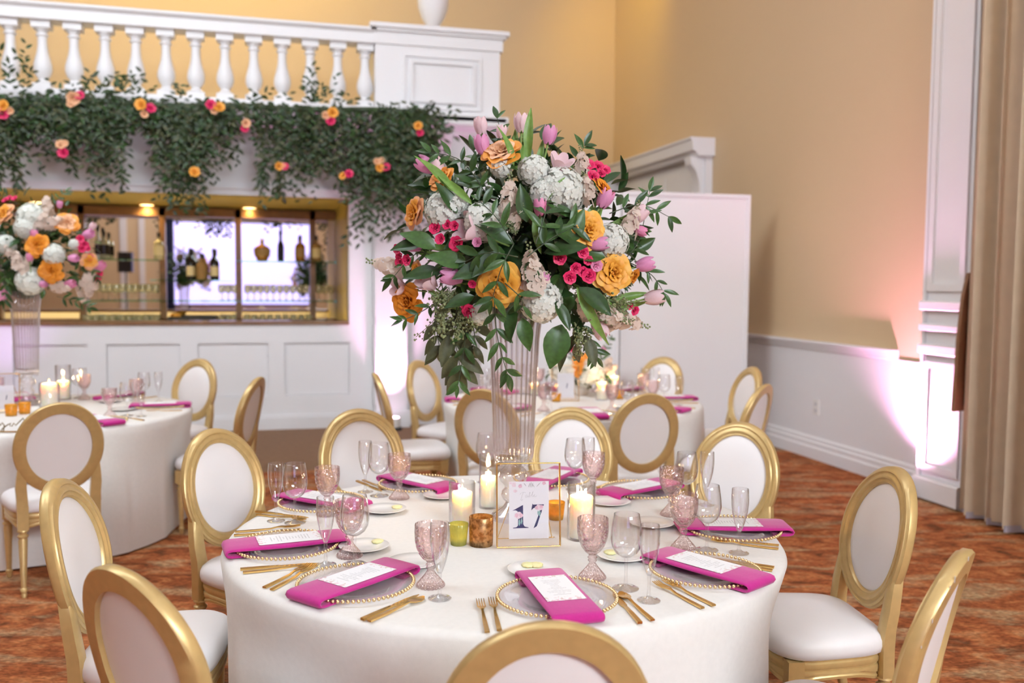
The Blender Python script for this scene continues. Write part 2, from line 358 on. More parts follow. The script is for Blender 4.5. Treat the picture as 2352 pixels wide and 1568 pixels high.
def inst(name, me, parent=None, mtx=None, loc=None, rz=0.0):
    o = bpy.data.objects.new(name, me); C.objects.link(o)
    if mtx is not None: o.matrix_basis = mtx
    elif loc is not None: o.matrix_basis = Matrix.Translation(loc) @ Matrix.Rotation(rz, 4, 'Z')
    if parent is not None: o.parent = parent
    return o
def wm(o):
    m = o.matrix_basis.copy(); p = o.parent
    while p is not None: m = p.matrix_basis @ m; p = p.parent
    return m
def part(name, mb, material, parent, sharp=40): return inst(name, mb.mesh(name, material, sharp), parent)
def tag(o, label, cat, group=None, kind=None):
    o['label'] = label; o['category'] = cat
    if group: o['group'] = group
    if kind: o['kind'] = kind
    return o
def thing(name, label, cat, loc=(0, 0, 0), rz=0.0, group=None):
    o = bpy.data.objects.new(name, None); C.objects.link(o); o.empty_display_size = 0.05
    o.matrix_basis = Matrix.Translation(loc) @ Matrix.Rotation(rz, 4, 'Z')
    return tag(o, label, cat, group)
def struct(name, mb, material, label=None, parent=None, sharp=40):
    o = inst(name, mb.mesh(name, material, sharp), parent)
    if parent is None:
        o['kind'] = 'structure'
        if label: o['label'] = label
    return o
def frame_m(pos, ydir, nrm, sc=1.0):      # matrix with local Y along ydir and local Z near nrm
    y = V(ydir).normalized(); z = V(nrm); z = (z - y * z.dot(y))
    if z.length < 1e-5: z = y.orthogonal()
    z.normalize(); x = y.cross(z)
    if not hasattr(sc, '__len__'): sc = (sc, sc, sc)
    return Matrix(((x.x * sc[0], y.x * sc[1], z.x * sc[2], pos[0]), (x.y * sc[0], y.y * sc[1], z.y * sc[2], pos[1]), (x.z * sc[0], y.z * sc[1], z.z * sc[2], pos[2]), (0, 0, 0, 1)))
def axis_m(pos, zdir, sc=1.0, spin=0.0):  # matrix with local Z along zdir
    q = V(zdir).normalized().to_track_quat('Z', 'Y').to_matrix().to_4x4()
    if not hasattr(sc, '__len__'): sc = (sc, sc, sc)
    return Matrix.Translation(pos) @ q @ Matrix.Rotation(spin, 4, 'Z') @ Matrix.Diagonal((*sc, 1))
# ================================================================== THE SETTING
RX, FY, BY = 4.80, 12.65, 10.0        # right wall, far wall, bar front
struct('floor', MB().box((-9, -9, -0.1), (RX, 7.75, 0)), M['carpet'], 'rust and beige patterned ballroom carpet', sharp=0)
struct('floor', MB().box((-9, 7.75, -0.1), (RX, FY, 0)), M['barfloor'], 'plain brown floor in front of the bar', sharp=0)
struct('ceiling', MB().box((-9.2, -9.2, 7.0), (RX + .2, FY + .2, 7.1)), M['ceil'], sharp=0)
struct('wall_right', MB().box((RX, -9.2, -0.1), (RX + .2, FY + .2, 7.0)), M['tan'], 'tan textured wall on the right', sharp=0)
struct('wall_back', MB().box((-9.2, FY, -0.1), (RX, FY + .2, 7.0)), M['tan'], 'tan wall behind the balcony', sharp=0)
struct('wall_left', MB().box((-9.2, -9.2, -0.1), (-9, FY, 7.0)), M['tan'], sharp=0)
struct('wall_front', MB().box((-9, -9.2, -0.1), (RX, -9, 7.0)), M['tan'], sharp=0)

# white dado, chair rail and baseboard of the right wall
wd = struct('wall_right_dado', MB().box((RX - .012, 5.95, 0), (RX - .001, FY - .01, 1.0)), M['white'], 'white painted dado of the right wall', sharp=0)
def rail(name, prof, y0, y1, label):          # profile in (out from wall, z)
    r0 = [(RX - .001 - a, y0, z) for a, z in prof]; r1 = [(RX - .001 - a, y1, z) for a, z in prof]
    return struct(name, MB().rings([r0, r1]), M['white'], label, sharp=30)
rail('trim_1', [(0, .985), (.016, .985), (.02, 1.0), (.034, 1.005), (.034, 1.022), (.05, 1.03), (.05, 1.048), (.07, 1.056), (.07, 1.078), (0, 1.078)], 6.22, FY - .01, 'white moulded chair rail along the right wall')
rail('baseboard_right', [(0, 0), (.05, 0), (.05, .10), (.04, .115), (.04, .15), (.028, .16), (.028, .185), (.014, .20), (0, .20)], 5.87, FY - .01, 'tall white stepped baseboard of the right wall')
po = on_x(1875, 935, RX - .015)
ol = thing('wall_outlet', 'small white outlet plate low on the white dado wall', 'outlet', (po.x, po.y, po.z))
part('cover_plate', MB().cbox((0.0, 0, 0), (.012, .09, .14)), M['china'], ol)
for dz in (-.03, .03): part('socket', MB().cbox((-.007, 0, dz), (.004, .035, .03)), M['greyprint'], ol)

# right pilaster: plinth, panelled shaft, ledges and narrow return
PX0, PY0, PY1 = RX - .11, 5.36, 5.80
pil = struct('trim_2', MB().box((PX0, PY0, 0), (RX - .001, PY1, 6.99)), M['white'], 'white panelled pilaster between the wall and the curtain', sharp=0)
def ledge(z0, z1, out, nm='ledge'):
    part(nm, MB().prism([(PX0 - out, z0 + .015), (PX0 - out, z1 - .012), (PX0 - out + .012, z1), (PX0, z1), (PX0, z0)], PY0 - .01, PY1 + .01), M['white'], pil, 30)
def pframe(z0, z1):
    m = MB(); w_ = .05; o = .022
    for a, b, c, d in ((PY0 + .03, PY1 - .03, z0, z0 + w_), (PY0 + .03, PY1 - .03, z1 - w_, z1), (PY0 + .03, PY0 + .03 + w_, z0 + w_, z1 - w_), (PY1 - .03 - w_, PY1 - .03, z0 + w_, z1 - w_)):
        m.box((PX0 - o, a, c), (PX0, b, d))
    part('panel_moulding', m, M['white'], pil, 0)
ledge(0, .17, .05, 'plinth')
pframe(.22, 1.03)
ledge(1.08, 1.16, .05); ledge(1.25, 1.31, .045); ledge(1.40, 1.48, .05)
pframe(1.55, 5.5)
part('corner_bead', MB().cbox((PX0 - .012, PY1 - .01, 3.2), (.024, .03, 6.4)), M['white'], pil, 0)

# bar front wall with recessed panels
bar = struct('wall_bar', MB().box((-6, BY + .035, 0), (.78, BY + .15, 1.12)), M['white'], 'white panelled bar front wall below the opening', sharp=0)
zs = (.36, .925)
edges = [(on_y(a, 850, BY).x, on_y(b, 850, BY).x) for a, b in ((30, 201), (245, 413), (455, 616), (654, 800))]
p0 = edges[0]
while p0[0] > -5.5:
    p0 = (p0[0] - .99, p0[1] - .99); edges.insert(0, p0)
edges[-1] = (edges[-1][0], .775)
m = MB(); m.box((-6, BY, zs[1]), (.78, BY + .035, 1.12)); m.box((-6, BY, 0), (.78, BY + .035, zs[0]))
part('rail', m, M['white'], bar, 0)
prev = -6
for a, b in edges:
    part('stile', MB().box((prev, BY, zs[0]), (a, BY + .035, zs[1])), M['white'], bar, 0); prev = b
    part('panel', MB().box((a + .004, BY + .022, zs[0] + .004), (b - .004, BY + .034, zs[1] - .004)), M['white'], bar, 0)
struct('baseboard_bar', MB().box((-6, BY - .03, 0), (.78, BY - .001, .13)).box((-6, BY - .018, .13), (.78, BY - .001, .155)), M['white'], 'white baseboard at the foot of the bar', sharp=0)
struct('trim_3', MB().box((-6, BY - .02, 1.12), (.775, BY + .35, 1.155)), M['brownwood'], 'narrow brown wooden sill of the bar opening', sharp=0)
# pier right of the opening, fascia, balcony deck, niche lining
pier = struct('wall_pier', MB().box((.78, BY, 0), (2.43, BY + .15, 2.49)), M['white'], 'white pier wall to the right of the bar', sharp=0)
struct('wall_fascia', MB().box((-6, BY, 2.49), (2.43, BY + .15, 3.18)), M['white'], 'white fascia wall above the bar opening', sharp=0)
struct('wall_return', MB().box((2.30, BY + .15, 0), (2.43, FY - .001, 3.30)), M['white'], sharp=0)
struct('floor_balcony', MB().box((-6, BY + .15, 3.2), (2.30, FY - .001, 3.30)), M['white'], sharp=0)
struct('ceiling_bar', MB().box((-6, BY + .15, 2.50), (.775, 12.10, 2.54)), M['olive'], 'olive gold soffit inside the bar', sharp=0)
struct('wall_niche', MB().box((.775, BY + .15, 0), (.83, 12.2, 2.54)), M['olive'], 'olive gold side wall inside the bar', sharp=0)
struct('wall_niche_back', MB().box((-6, 12.12, 0), (.775, 12.2, 2.54)), M['olive'], sharp=0)
struct('trim_4', MB().box((-6, BY - .03, 2.47), (2.45, BY - .001, 2.53)).box((-6, BY - .05, 2.53), (2.46, BY - .001, 2.56)), M['white'], 'white lintel moulding above the bar opening', sharp=0)
# pilaster that carries the uplight glow
bp = struct('trim_5', MB().box((1.05, BY - .12, 0), (1.39, BY - .001, 2.46)), M['white'], 'white flat pilaster glowing pink beside the bar', sharp=0)
part('plinth', MB().box((1.02, BY - .15, 0), (1.42, BY - .12, .18)), M['white'], bp, 0)
part('capital', MB().box((1.02, BY - .15, 2.28), (1.42, BY - .12, 2.36)).box((1.03, BY - .14, 2.36), (1.41, BY - .12, 2.46)), M['white'], bp, 0)
for z0, z1 in ((.25, .60), (.68, 1.12), (1.2, 2.2)):
    part('side_panel', MB().box((1.035, BY - .10, z0), (1.05, BY - .02, z1)), M['white'], bp, 0)
# cornice shelf with brackets under the balustrade
cor = struct('trim_6', MB().rings([[(x, BY - a, z) for a, z in ((0, 3.18), (.12, 3.18), (.14, 3.22), (.26, 3.25), (.28, 3.30), (.30, 3.31), (.30, 3.37), (0, 3.37))] for x in (-6, 2.47)]), M['white'], 'white projecting cornice below the balustrade', sharp=30)
bx = on_y(492, 290, BY - .1).x
for k in range(-4, 3):
    x = bx + k * 1.18
    if x > 2.3: continue
    part('bracket', MB().rings([[(xx, BY - a, z) for a, z in ((0, 2.92), (.06, 2.93), (.10, 3.02), (.20, 3.10), (.24, 3.18), (0, 3.18))] for xx in (x - .09, x + .09)]), M['white'], cor, 30)

# balustrade
bal = thing('balustrade', 'white balcony balustrade with turned balusters above the bar', 'balustrade', (0, BY, 3.37))
def bpart(n, mb, sharp=30):
    me = mb.mesh(n, M['white'], sharp); return inst(n, me, bal)
zb = 3.37
bpart('base_rail', MB().box((-6, -.10, 0), (1.04, .10, .075)))
bpart('top_rail', MB().rings([[(x, a, z - zb) for a, z in ((-.13, 4.10), (.13, 4.10), (.13, 4.20), (.17, 4.23), (.17, 4.255), (-.17, 4.255), (-.17, 4.23), (-.13, 4.20))] for x in (-6, 1.06)]))
blm = MB()
blm.cbox((0, 0, .10), (.17, .17, .05)); blm.cbox((0, 0, .695), (.17, .17, .07))
blm.lathe([(.07, .125), (.075, .14), (.05, .16), (.045, .175), (.075, .22), (.088, .27), (.084, .32), (.068, .38), (.052, .44), (.045, .50), (.044, .56), (.046, .585), (.06, .592), (.06, .605), (.046, .612), (.05, .63), (.068, .645), (.07, .66)], 20)
blme = blm.mesh('baluster', M['white'], 40)
x = on_y(838, 180, BY).x
while x > -3.2:
    inst('baluster', blme, bal, loc=(x, 0, 0)); x -= .2855
ped = bpart('pedestal', MB().box((1.05, -.12, -.02), (2.41, .6, 4.10 - zb)))
def pp(n, mb): return inst(n, mb.mesh(n, M['white'], 30), ped)
pp('cap', MB().box((1.035, -.14, 4.10 - zb), (2.44, .62, 4.23 - zb)).box((1.01, -.17, 4.23 - zb), (2.47, .65, 4.26 - zb)).box((.99, -.20, 4.26 - zb), (2.50, .68, 4.305 - zb)))
def mould(n, x0, x1, z0, z1, w_, o):
    m = MB()
    for a, b, c, d in ((x0, x1, z0, z0 + w_), (x0, x1, z1 - w_, z1), (x0, x0 + w_, z0 + w_, z1 - w_), (x1 - w_, x1, z0 + w_, z1 - w_)):
        m.box((a, -.12 - o, c), (b, -.12, d))
    pp(n, m)
mould('panel_moulding', 1.34, 2.20, .075, .645, .03, .02)
mould('panel_moulding', 1.42, 2.13, .14, .585, .035, .03)
pp('plinth', MB().box((1.02, -.30, -.10), (2.44, .6, -.02)))
urn = thing('urn', 'white footed urn standing on the balcony pedestal', 'urn', (on_y(995, 60, BY + .2).x, BY + .22, 4.306))
part('body', MB().lathe([(.0, .085), (.05, .09), (.08, .12), (.13, .20), (.165, .30), (.175, .40), (.165, .50), (.14, .56), (.16, .60), (.17, .61), (.13, .62), (0, .6)], 28), M['white'], urn)
part('foot', MB().lathe([(0, 0), (.085, 0), (.085, .03), (.06, .05), (.05, .09), (0, .09)], 24), M['white'], urn)

# door surround with hood on consoles on the right wall
HY0, HY1 = 9.45, 12.40
hood = struct('door_1', MB().box((RX - .05, HY0 + .18, 0), (RX - .001, HY1 - .18, 2.3)), M['white'], 'white door behind the folding screen', sharp=0)
tr = struct('trim_7', MB().rings([[(RX - .001 - a, y, z) for a, z in ((0, 3.02), (.20, 3.02), (.22, 3.06), (.27, 3.08), (.28, 3.19), (.30, 3.20), (.30, 3.225), (0, 3.225))] for y in (HY0, HY1)]), M['white'], 'white overdoor hood on scrolled brackets', sharp=30)
part('frieze', MB().box((RX - .09, HY0 + .05, 2.3), (RX - .001, HY1 - .05, 3.02)), M['white'], tr, 0)
for y0 in (HY0 + .08, HY1 - .24):
    part('console_bracket', MB().rings([[(RX - .09 - a, y, z) for a, z in ((0, 2.52), (.05, 2.53), (.07, 2.58), (.05, 2.64), (.06, 2.74), (.10, 2.86), (.16, 2.93), (.17, 3.02), (0, 3.02))] for y in (y0, y0 + .16)]), M['white'], tr, 30)
    part('casing', MB().box((RX - .075, y0 - .02, 0), (RX - .001, y0 + .18, 2.3)), M['white'], tr, 0)
for k in range(3):
    y0 = HY0 + .35 + k * .78
    part('frieze_panel', MB().box((RX - .10, y0, 2.42), (RX - .09, y0 + .66, 2.90)), M['white'], tr, 0)

# room seen only in the bar mirror: white strips, dark drape, lit screen
for a, b in ((-5.02, -4.80), (-4.42, -4.24), (-6.2, -6.0), (2.2, 2.4)):
    struct('trim_8', MB().box((a, -8.999, 0), (b, -8.93, 6.99)), M['white'], sharp=0)
drape = tag(inst('stage_drape', MB().grid(lambda u, v: (-3.75 + .45 * u, -8.9 + .04 * sin(u * 25), .02 + 4.1 * v), 40, 2).mesh('stage_drape', mat('navy_drape', (.01, .015, .05), .8), 179)),
            'dark navy drape beside the lit screen in the mirror', 'drape')
scr = thing('projection_screen', 'large violet lit screen reflected in the bar mirror', 'screen', (-1.05, -8.85, 0))
part('screen_surface', MB().box((-2.25, -.01, .75), (2.25, 0.0, 3.55)), mat('violet_screen', (.6, .6, .9), .6, emit=(.50, .46, 1.0), es=2.0), scr, 0)
m = MB()
for a, b, c, d in ((-2.3, 2.3, .69, .75), (-2.3, 2.3, 3.55, 3.61), (-2.3, -2.25, .75, 3.55), (2.25, 2.3, .75, 3.55)): m.box((a, -.02, c), (b, .01, d))
part('screen_frame', m, M['dark'], scr, 0)
for s_ in (-1.8, 1.8): part('leg', MB().box((s_ - .03, -.04, 0), (s_ + .03, .0, .69)), M['dark'], scr, 0)
sp = thing('loudspeaker', 'black loudspeaker on a stand reflected in the bar mirror', 'speaker', (-3.95, -2.8, 0))
part('cabinet', MB().cbox((0, 0, 2.05), (.36, .34, .55)), M['dark'], sp, 0)
part('pole', MB().tube([(0, 0, .5), (0, 0, 1.78)], .02), M['dark'], sp)
for k in range(3): part('leg', MB().tube([(0, 0, .75), (.4 * cos(k * 2.09), .4 * sin(k * 2.09), .01)], .014), M['dark'], sp)

# ---------------------------------------------------------------- bar niche fittings
MY = 12.10
mir = thing('back_bar_mirror', 'wide mirror of the back bar in brown wooden frame', 'mirror', (0, MY, 1.07))
posts = [on_y(p, 600, MY).x for p in (190, 375, 548, 718)]
posts = [posts[0] - .92] + posts
xs = [-6] + posts + [.77]
for a, b in zip(xs[:-1], xs[1:]):
    part('mirror_pane', MB().box((a, -.012, 0), (b, 0.0, 1.33)), M['mirror'], mir, 0)
for p in posts: part('frame_post', MB().box((p - .035, -.07, 0), (p + .035, -.013, 1.40)), M['brownwood'], mir, 0)
part('frame_header', MB().box((-6, -.07, 1.30), (.77, -.013, 1.40)), M['brownwood'], mir, 0)
part('frame_sill', MB().box((-6, -.07, -.02), (.77, -.013, .03)), M['brownwood'], mir, 0)
bc = tag(inst('back_counter', MB().box((-6, 11.55, 1.00), (.77, 12.03, 1.055)).box((-6, 11.62, 0), (.77, 12.0, 1.0)).mesh('back_counter', M['brownwood'], 0)), 'brown back counter under the bar mirror', 'counter')
for i, (x0, x1, z) in enumerate(((posts[1] + .05, posts[2] - .05, 1.83), (posts[3] - .02, .765, 1.83), (posts[2] - .12, posts[3] - .06, 1.585), (posts[1] + .04, .765, 1.33))):
    lab = ('upper glass shelf at the left of the bar mirror', 'upper glass shelf at the right holding whisky bottles', 'middle glass shelf holding three wine bottles', 'long lower glass shelf lined with stemmed glasses')[i]
    tag(inst('glass_shelf', MB().box((x0, 11.82, z - .012), (x1, 12.02, z)).mesh('glass_shelf', M['shelfgls'], 0)), lab, 'shelf', 'glass shelves of the bar')
def bottle(px, z, kind, body, label_m, label):
    p = on_y(px, 600, 11.92)
    t = thing('bottle', label, 'bottle', (p.x, 11.92, z), 0, 'bottles on the bar shelves')
    pr = {'wine': [(0, 0), (.042, 0), (.044, .02), (.044, .22), (.035, .26), (.016, .29), (.016, .36), (0, .36)],
          'square': [(0, 0), (.052, 0), (.055, .02), (.058, .18), (.05, .215), (.018, .235), (.018, .30), (0, .30)],
          'round': [(0, 0), (.055, 0), (.07, .03), (.09, .12), (.085, .17), (.03, .20), (.02, .21), (.02, .25), (0, .25)],
          'slim': [(0, 0), (.036, 0), (.038, .02), (.038, .20), (.015, .27), (.014, .36), (0, .36)]}[kind]
    part('body', MB().lathe(pr, 14), body, t)
    h = pr[-1][1]
    r = pr[3][0] + .001
    z0, z1 = (.05, .17) if kind != 'round' else (.06, .15)
    part('paper_label', MB().lathe([(r, z0), (r + (.012 if kind == 'round' else 0), z1)], 14), label_m, t)
    part('cap', MB().lathe([(0, h + .03), (.019, h + .03), (.019, h - .03), (0, h - .03)], 10), M['goldhi'] if kind == 'round' else M['dark'], t)
darkgls = mat('dark_bottle_glass', (.012, .010, .012), .1, var=.1)
tanlab = mat('tan_label', (.36, .22, .09), .6, var=.15); crlab = mat('cream_label', (.8, .72, .5), .6)
whisky = mat('amber_bottle', (.35, .15, .03), .1, var=.2)
clearb = mat('pale_bottle', (.55, .50, .33), .1, var=.2)
bottle(437, 1.585, 'wine', darkgls, crlab, 'dark wine bottle with cream label, leftmost of three on the middle shelf')
bottle(462, 1.585, 'square', tanlab, tanlab, 'tan bottle between two dark wine bottles on the middle shelf')
bottle(491, 1.585, 'wine', darkgls, crlab, 'dark slim wine bottle, rightmost on the middle shelf')
bottle(602, 1.83, 'round', whisky, tanlab, 'squat round amber bottle with gold cap on the upper shelf')
bottle(645, 1.83, 'slim', darkgls, darkgls, 'slim black bottle beside the squat amber one')
bottle(690, 1.83, 'square', whisky, tanlab, 'square whisky bottle with tan label left of the wooden post')
bottle(727, 1.83, 'square', tanlab, crlab, 'tan labelled bottle right of the wooden post')
bottle(365, 1.83, 'square', clearb, crlab, 'pale yellow bottle at the end of the left upper shelf')
bottle(240, 1.83, 'square', mat('smoky_bottle', (.25, .24, .2), .1), darkgls, 'smoky bottle on the left upper shelf nearest the flowers')
bottle(226, 1.83, 'slim', mat('silver_bottle', (.5, .5, .5), .2, .5), darkgls, 'silver slim bottle beside the smoky one on the upper shelf')
sg = MB().lathe([(.03, 0), (.03, .004), (.005, .01), (.0045, .085), (.03, .105), (.037, .14), (.036, .175), (.031, .20), (.030, .20), (.035, .175), (.035, .14), (.028, .107)], 14).mesh('stem_glass', glass('bar_glass', (.95, .95, .90), .10, .9, .03, haze=.10), 60)
tb = MB().lathe([(0, .003), (.033, .003), (.035, .0), (.042, .095), (.040, .095), (.033, .01), (0, .01)], 12).mesh('tumbler', glass('tumbler_glass', (.93, .92, .80), .12, .9, .05, haze=.35), 60)
k = 0
ORD = ['first', 'second', 'third', 'fourth', 'fifth', 'sixth', 'seventh', 'eighth', 'ninth', 'tenth', 'eleventh', 'twelfth', 'thirteenth', 'fourteenth', 'fifteenth', 'sixteenth', 'seventeenth', 'eighteenth']
cnt = {}
for px in list(range(222, 362, 15)) + list(range(508, 772, 15)):
    if abs(px - 548) < 8 or abs(px - 718) < 8: continue
    sd_ = 'left' if px < 400 else 'right'; cnt[sd_] = cnt.get(sd_, -1) + 1
    o = inst('bar_stem_glass', sg, loc=(on_y(px, 670, 11.92).x, 11.90 + .05 * (k % 2), 1.33)); k += 1
    tag(o, f'clear stemmed glass, {ORD[cnt[sd_]]} from the left in the {sd_} row of the lower bar shelf', 'glass', 'stemmed glasses in the left bay' if px < 400 else 'stemmed glasses in the right bays')
for px in list(range(192, 368, 13)) + [508, 522, 536] + list(range(566, 712, 18)):
    o = inst('bar_tumbler', tb, loc=(on_y(px, 720, 11.85).x, 11.80 + .07 * (k % 3), 1.055), ); k += 1
    g = 'left' if px < 400 else 'right'; cnt['t' + g] = cnt.get('t' + g, -1) + 1
    tag(o, f'short tumbler, {ORD[cnt["t" + g]]} from the left in the {g} group on the back counter', 'glass', f'tumblers on the {g} of the back counter')
bx_ = thing('bar_caddy', 'dark bar caddy with orange garnish on the back counter', 'caddy', (on_y(440, 720, 11.8).x, 11.8, 1.055))
part('tray', MB().box((-.27, -.11, 0), (.27, .11, .08)), M['dark'], bx_, 0)
part('garnish', MB().sphere((-.18, 0, .1), (.07, .04, .03)), mat('garnish_orange', (.85, .4, .05), .5), bx_)
# downlights in the bar soffit
for px, py, lab in ((85, 464, 'leftmost, above the flowers'), (337, 470, 'second from the left'), (573, 477, 'third from the left'), (793, 482, 'rightmost, by the olive side wall')):
    p = on_z(px, py, 2.498)
    t = thing('downlight', f'round warm downlight in the bar soffit, {lab}', 'light', (p.x, p.y, 2.498), 0, 'downlights of the bar')
    part('lens', MB().lathe([(0, -.004), (.085, -.004), (.085, -.001), (0, -.001)], 20), mat('warm_lens', (1, .9, .6), .5, emit=(1.0, .80, .42), es=9), t)
    part('trim_ring', MB().lathe([(.086, -.008), (.11, -.006), (.11, 0), (.086, 0)], 20), M['goldhi'], t)
    spot_light('downlight_beam', (p.x, p.y, 2.47), (p.x, p.y + .2, 0), 42, (1.0, .72, .30), 155, 1.0, .07)

area_light('bar_soffit_fill', (-1.5, 10.35, .95), (-1.5, 10.65, 2.5), 4.4, 28, (1.0, .74, .28), .1)  # added out of sight behind the sill to brighten the soffit
# uplight fixtures
def uplight(loc, lab):
    t = thing('uplight', lab, 'uplight', loc, 0, 'uplights at the pilasters')
    part('housing', MB().lathe([(0, .03), (.07, .03), (.075, .05), (.075, .13), (.07, .135), (0, .12)], 18), M['china'], t)
    part('lens', MB().lathe([(0, .137), (.06, .137), (.06, .133), (0, .133)], 16), mat('uplight_lens', (1, .7, .9), .4, emit=(1.0, .55, .85), es=12), t)
    part('base', MB().cbox((0, 0, .015), (.16, .12, .03)), M['dark'], t, 0)
uplight((4.48, 5.78, 0), 'small round uplight on the floor before the right pilaster')
uplight((1.22, 9.70, 0), 'small round uplight on the floor before the bar pilaster')
uplight((-2.6, 9.55, 0), 'small round uplight at the left end of the bar front')

# folding white screen before the door
SY = 8.0
def screen_panel(x0, x1, y0, y1, lab, h):
    t = thing('folding_screen_panel', lab, 'screen', (x0, y0, 0), atan2(y1 - y0, x1 - x0), 'white folding screen panels')
    L = sqrt((x1 - x0) ** 2 + (y1 - y0) ** 2); f = .035
    part('board', MB().box((f, -.012, f), (L - f, .012, h - f)), M['white'], t, 0)
    m = MB()
    for a, b, c, d in ((0, L, 0, f), (0, L, h - f, h), (0, f, f, h - f), (L - f, L, f, h - f)): m.box((a, -.025, c), (b, .025, d))
    part('frame', m, M['white'], t, 0)
a, b = on_y(1423, 800, SY), on_y(1716, 700, SY)
screen_panel(a.x + .006, b.x, SY + .02, SY, 'tall white framed screen panel before the door hood, right panel', 2.445)
screen_panel(a.x - 1.30, a.x - .006, SY + .16, SY + .02, 'tall white framed screen panel mostly behind the tall flowers, left panel', 2.43)

# curtain
def cur(u, v):
    y = 5.27 - 3.6 * u
    ph = u * 120 + .9 * sin(u * 13 + v * .7)
    return (RX - .20 + (.07 * sin(ph) + .03 * sin(1.7 * ph + 1)) * (1 - .15 * v), y + .03 * cos(ph), .035 + 6.7 * v)
cu = thing('curtain', 'floor-length taupe pleated curtain at the right edge', 'curtain', (0, 0, 0))
part('drape', MB().grid(cur, 520, 10), M['curtain'], cu, 179)
part('lining_hem', MB().grid(lambda u, v: (cur(u, 0)[0] + .012, cur(u, 0)[1] + .006 * sin(u * 120), .012 + .045 * v), 200, 1), M['lining'], cu, 179)
bpn = thing('wooden_table_leaf', 'brown curved wooden board peeking out beside the curtain', 'board', (PX0 - .05, 5.335, .72))
q = [(.14, 0), (.14, .96), (.10, .96), (.05, .80), (.012, .5), (0, .2), (-.01, 0)]
o = part('board', MB().prism([(.06 + a * .9, b) for a, b in q], -.012, .012), mat('orange_brown_wood', (.24, .12, .06), .5, var=.1), bpn, 30)
o.matrix_basis = Matrix.Rotation(radians(12), 4, 'Z') @ Matrix.Translation((-.14, 0, 0))
gl = thing('dropped_leaf', 'green leaf lying on the carpet below the right pilaster', 'leaf', on_z(2142, 1133, .0))
part('blade', MB().grid(lambda u, v: ((u - .5) * .10 * sin(pi * min(1, v * .95 + .03)), (v - .5) * .22, .012 + .05 * abs(u - .5) + .03 * sin(v * 5)), 4, 8), M['leafT'], gl, 179)
# ================================================================== TABLES
TZ = 0.75
TABLES = {'main': (0.748, 2.949), 'left': (-1.45, 6.30), 'far': (2.05, 6.15)}
TR = 0.915
CHAIRS = []
def cloth_mesh(seed, amp, nf, ctr=(0, 0)):
    cl_ = []
    for (x, y, a) in CHAIRS:
        dx, dy = x - ctr[0], y - ctr[1]; r = sqrt(dx * dx + dy * dy)
        if r < 1.6: cl_.append((atan2(dy, dx), r - .205))
    rnd = random.Random(seed)
    ph = [rnd.uniform(0, 2 * pi) for _ in range(5)]
    N = 288
    def fold(a):
        w_ = a + .10 * sin(2 * a + ph[0]) + .06 * sin(5 * a + ph[1])
        s = sin(nf * w_ + ph[2]) + .45 * sin((2 * nf + 3) * w_ + ph[3]) * .6 + .5 * sin((nf - 4) * w_ + ph[4])
        return s / 1.6
    R_ = []
    for r in (.02, .3, .6, .8, .885): R_.append([(r * cos(2 * pi * k / N), r * sin(2 * pi * k / N), 0) for k in range(N)])
    R_.append([((TR - .008) * cos(2 * pi * k / N), (TR - .008) * sin(2 * pi * k / N), -.004) for k in range(N)])
    R_.append([((TR + .003) * cos(2 * pi * k / N), (TR + .003) * sin(2 * pi * k / N), -.02) for k in range(N)])
    nz = 16
    for i in range(1, nz + 1):
        t = i / nz; row = []
        for k in range(N):
            a = 2 * pi * k / N; f = fold(a)
            env = min(1, (t * 1.5)) ** 1.2
            r = TR + .006 + .012 * t + amp * env * (max(-.25, f) * .8 + .2) + .006 * noise.noise(V((cos(a) * 3, sin(a) * 3, t * 3 + seed)))
            for ca, cr_ in cl_:
                da = (a - ca + pi) % (2 * pi) - pi
                if abs(da) < .62:
                    k_ = min(1, (.62 - abs(da)) / .22); lim = cr_ / max(.6, cos(min(abs(da), .34))) - .012
                    if r > lim: r += (lim - r) * k_ * min(1, t / .22)
            a2 = a + .015 * env * sin(nf * a + ph[1])
            row.append((r * cos(a2), r * sin(a2), -.02 - (TZ - .03) * t))
        R_.append(row)
    return MB().rings(R_, True, True, False).mesh('tablecloth', M['cloth'], 179)
# ================================================================== CHAIRS
def back_y(x, z):        # how far the back stands behind the seat centre, leaning and slightly curved
    t = max(0, z - .45)
    return -.205 - .12 * t - .16 * t * t + .35 * x * x
OC, OA, OB = .735, .180, .208
def oval(th): return OA * cos(th), OC + OB * sin(th)
prof = [(-.028, -.020), (.024, -.020), (.030, -.012), (.030, .008), (.024, .012), (.022, .018), (.014, .020), (.010, .016), (.004, .016), (.0, .021), (-.008, .021), (-.012, .016), (-.018, .014), (-.022, .016), (-.028, .010)]
R_ = []
for k in range(56):
    th = 2 * pi * k / 56; ring = []
    x, z = oval(th); nx, nz_ = cos(th) * OB, sin(th) * OA; l = sqrt(nx * nx + nz_ * nz_); nx /= l; nz_ /= l
    for a, b in prof:
        xx, zz = x + nx * a, z + nz_ * a; ring.append((xx, back_y(xx, zz) + b, zz))
    R_.append(ring)
R_.append(R_[0])
me_frame = MB().rings(R_, True, False, False).mesh('back_frame', M['gold'], 50)
def pad(dome, off, sgn):
    m = MB(); rr = []
    for j in range(9):
        q = 1 - j / 8 if j < 8 else .02
        row = []
        for k in range(40):
            th = 2 * pi * k / 40; x = (OA - .022) * q * cos(th); z = OC + (OB - .022) * q * sin(th)
            d = dome * (1 - q ** 4)
            row.append((x, back_y(x, z) + sgn * (off + d), z))
        rr.append(row)
    return m.rings(rr, True, False, True)
me_pad = pad(.022, .004, 1).mesh('back_cushion', M['vinyl'], 179)
me_rear = pad(.004, .006, -1).mesh('back_panel', M['vinyl'], 179)
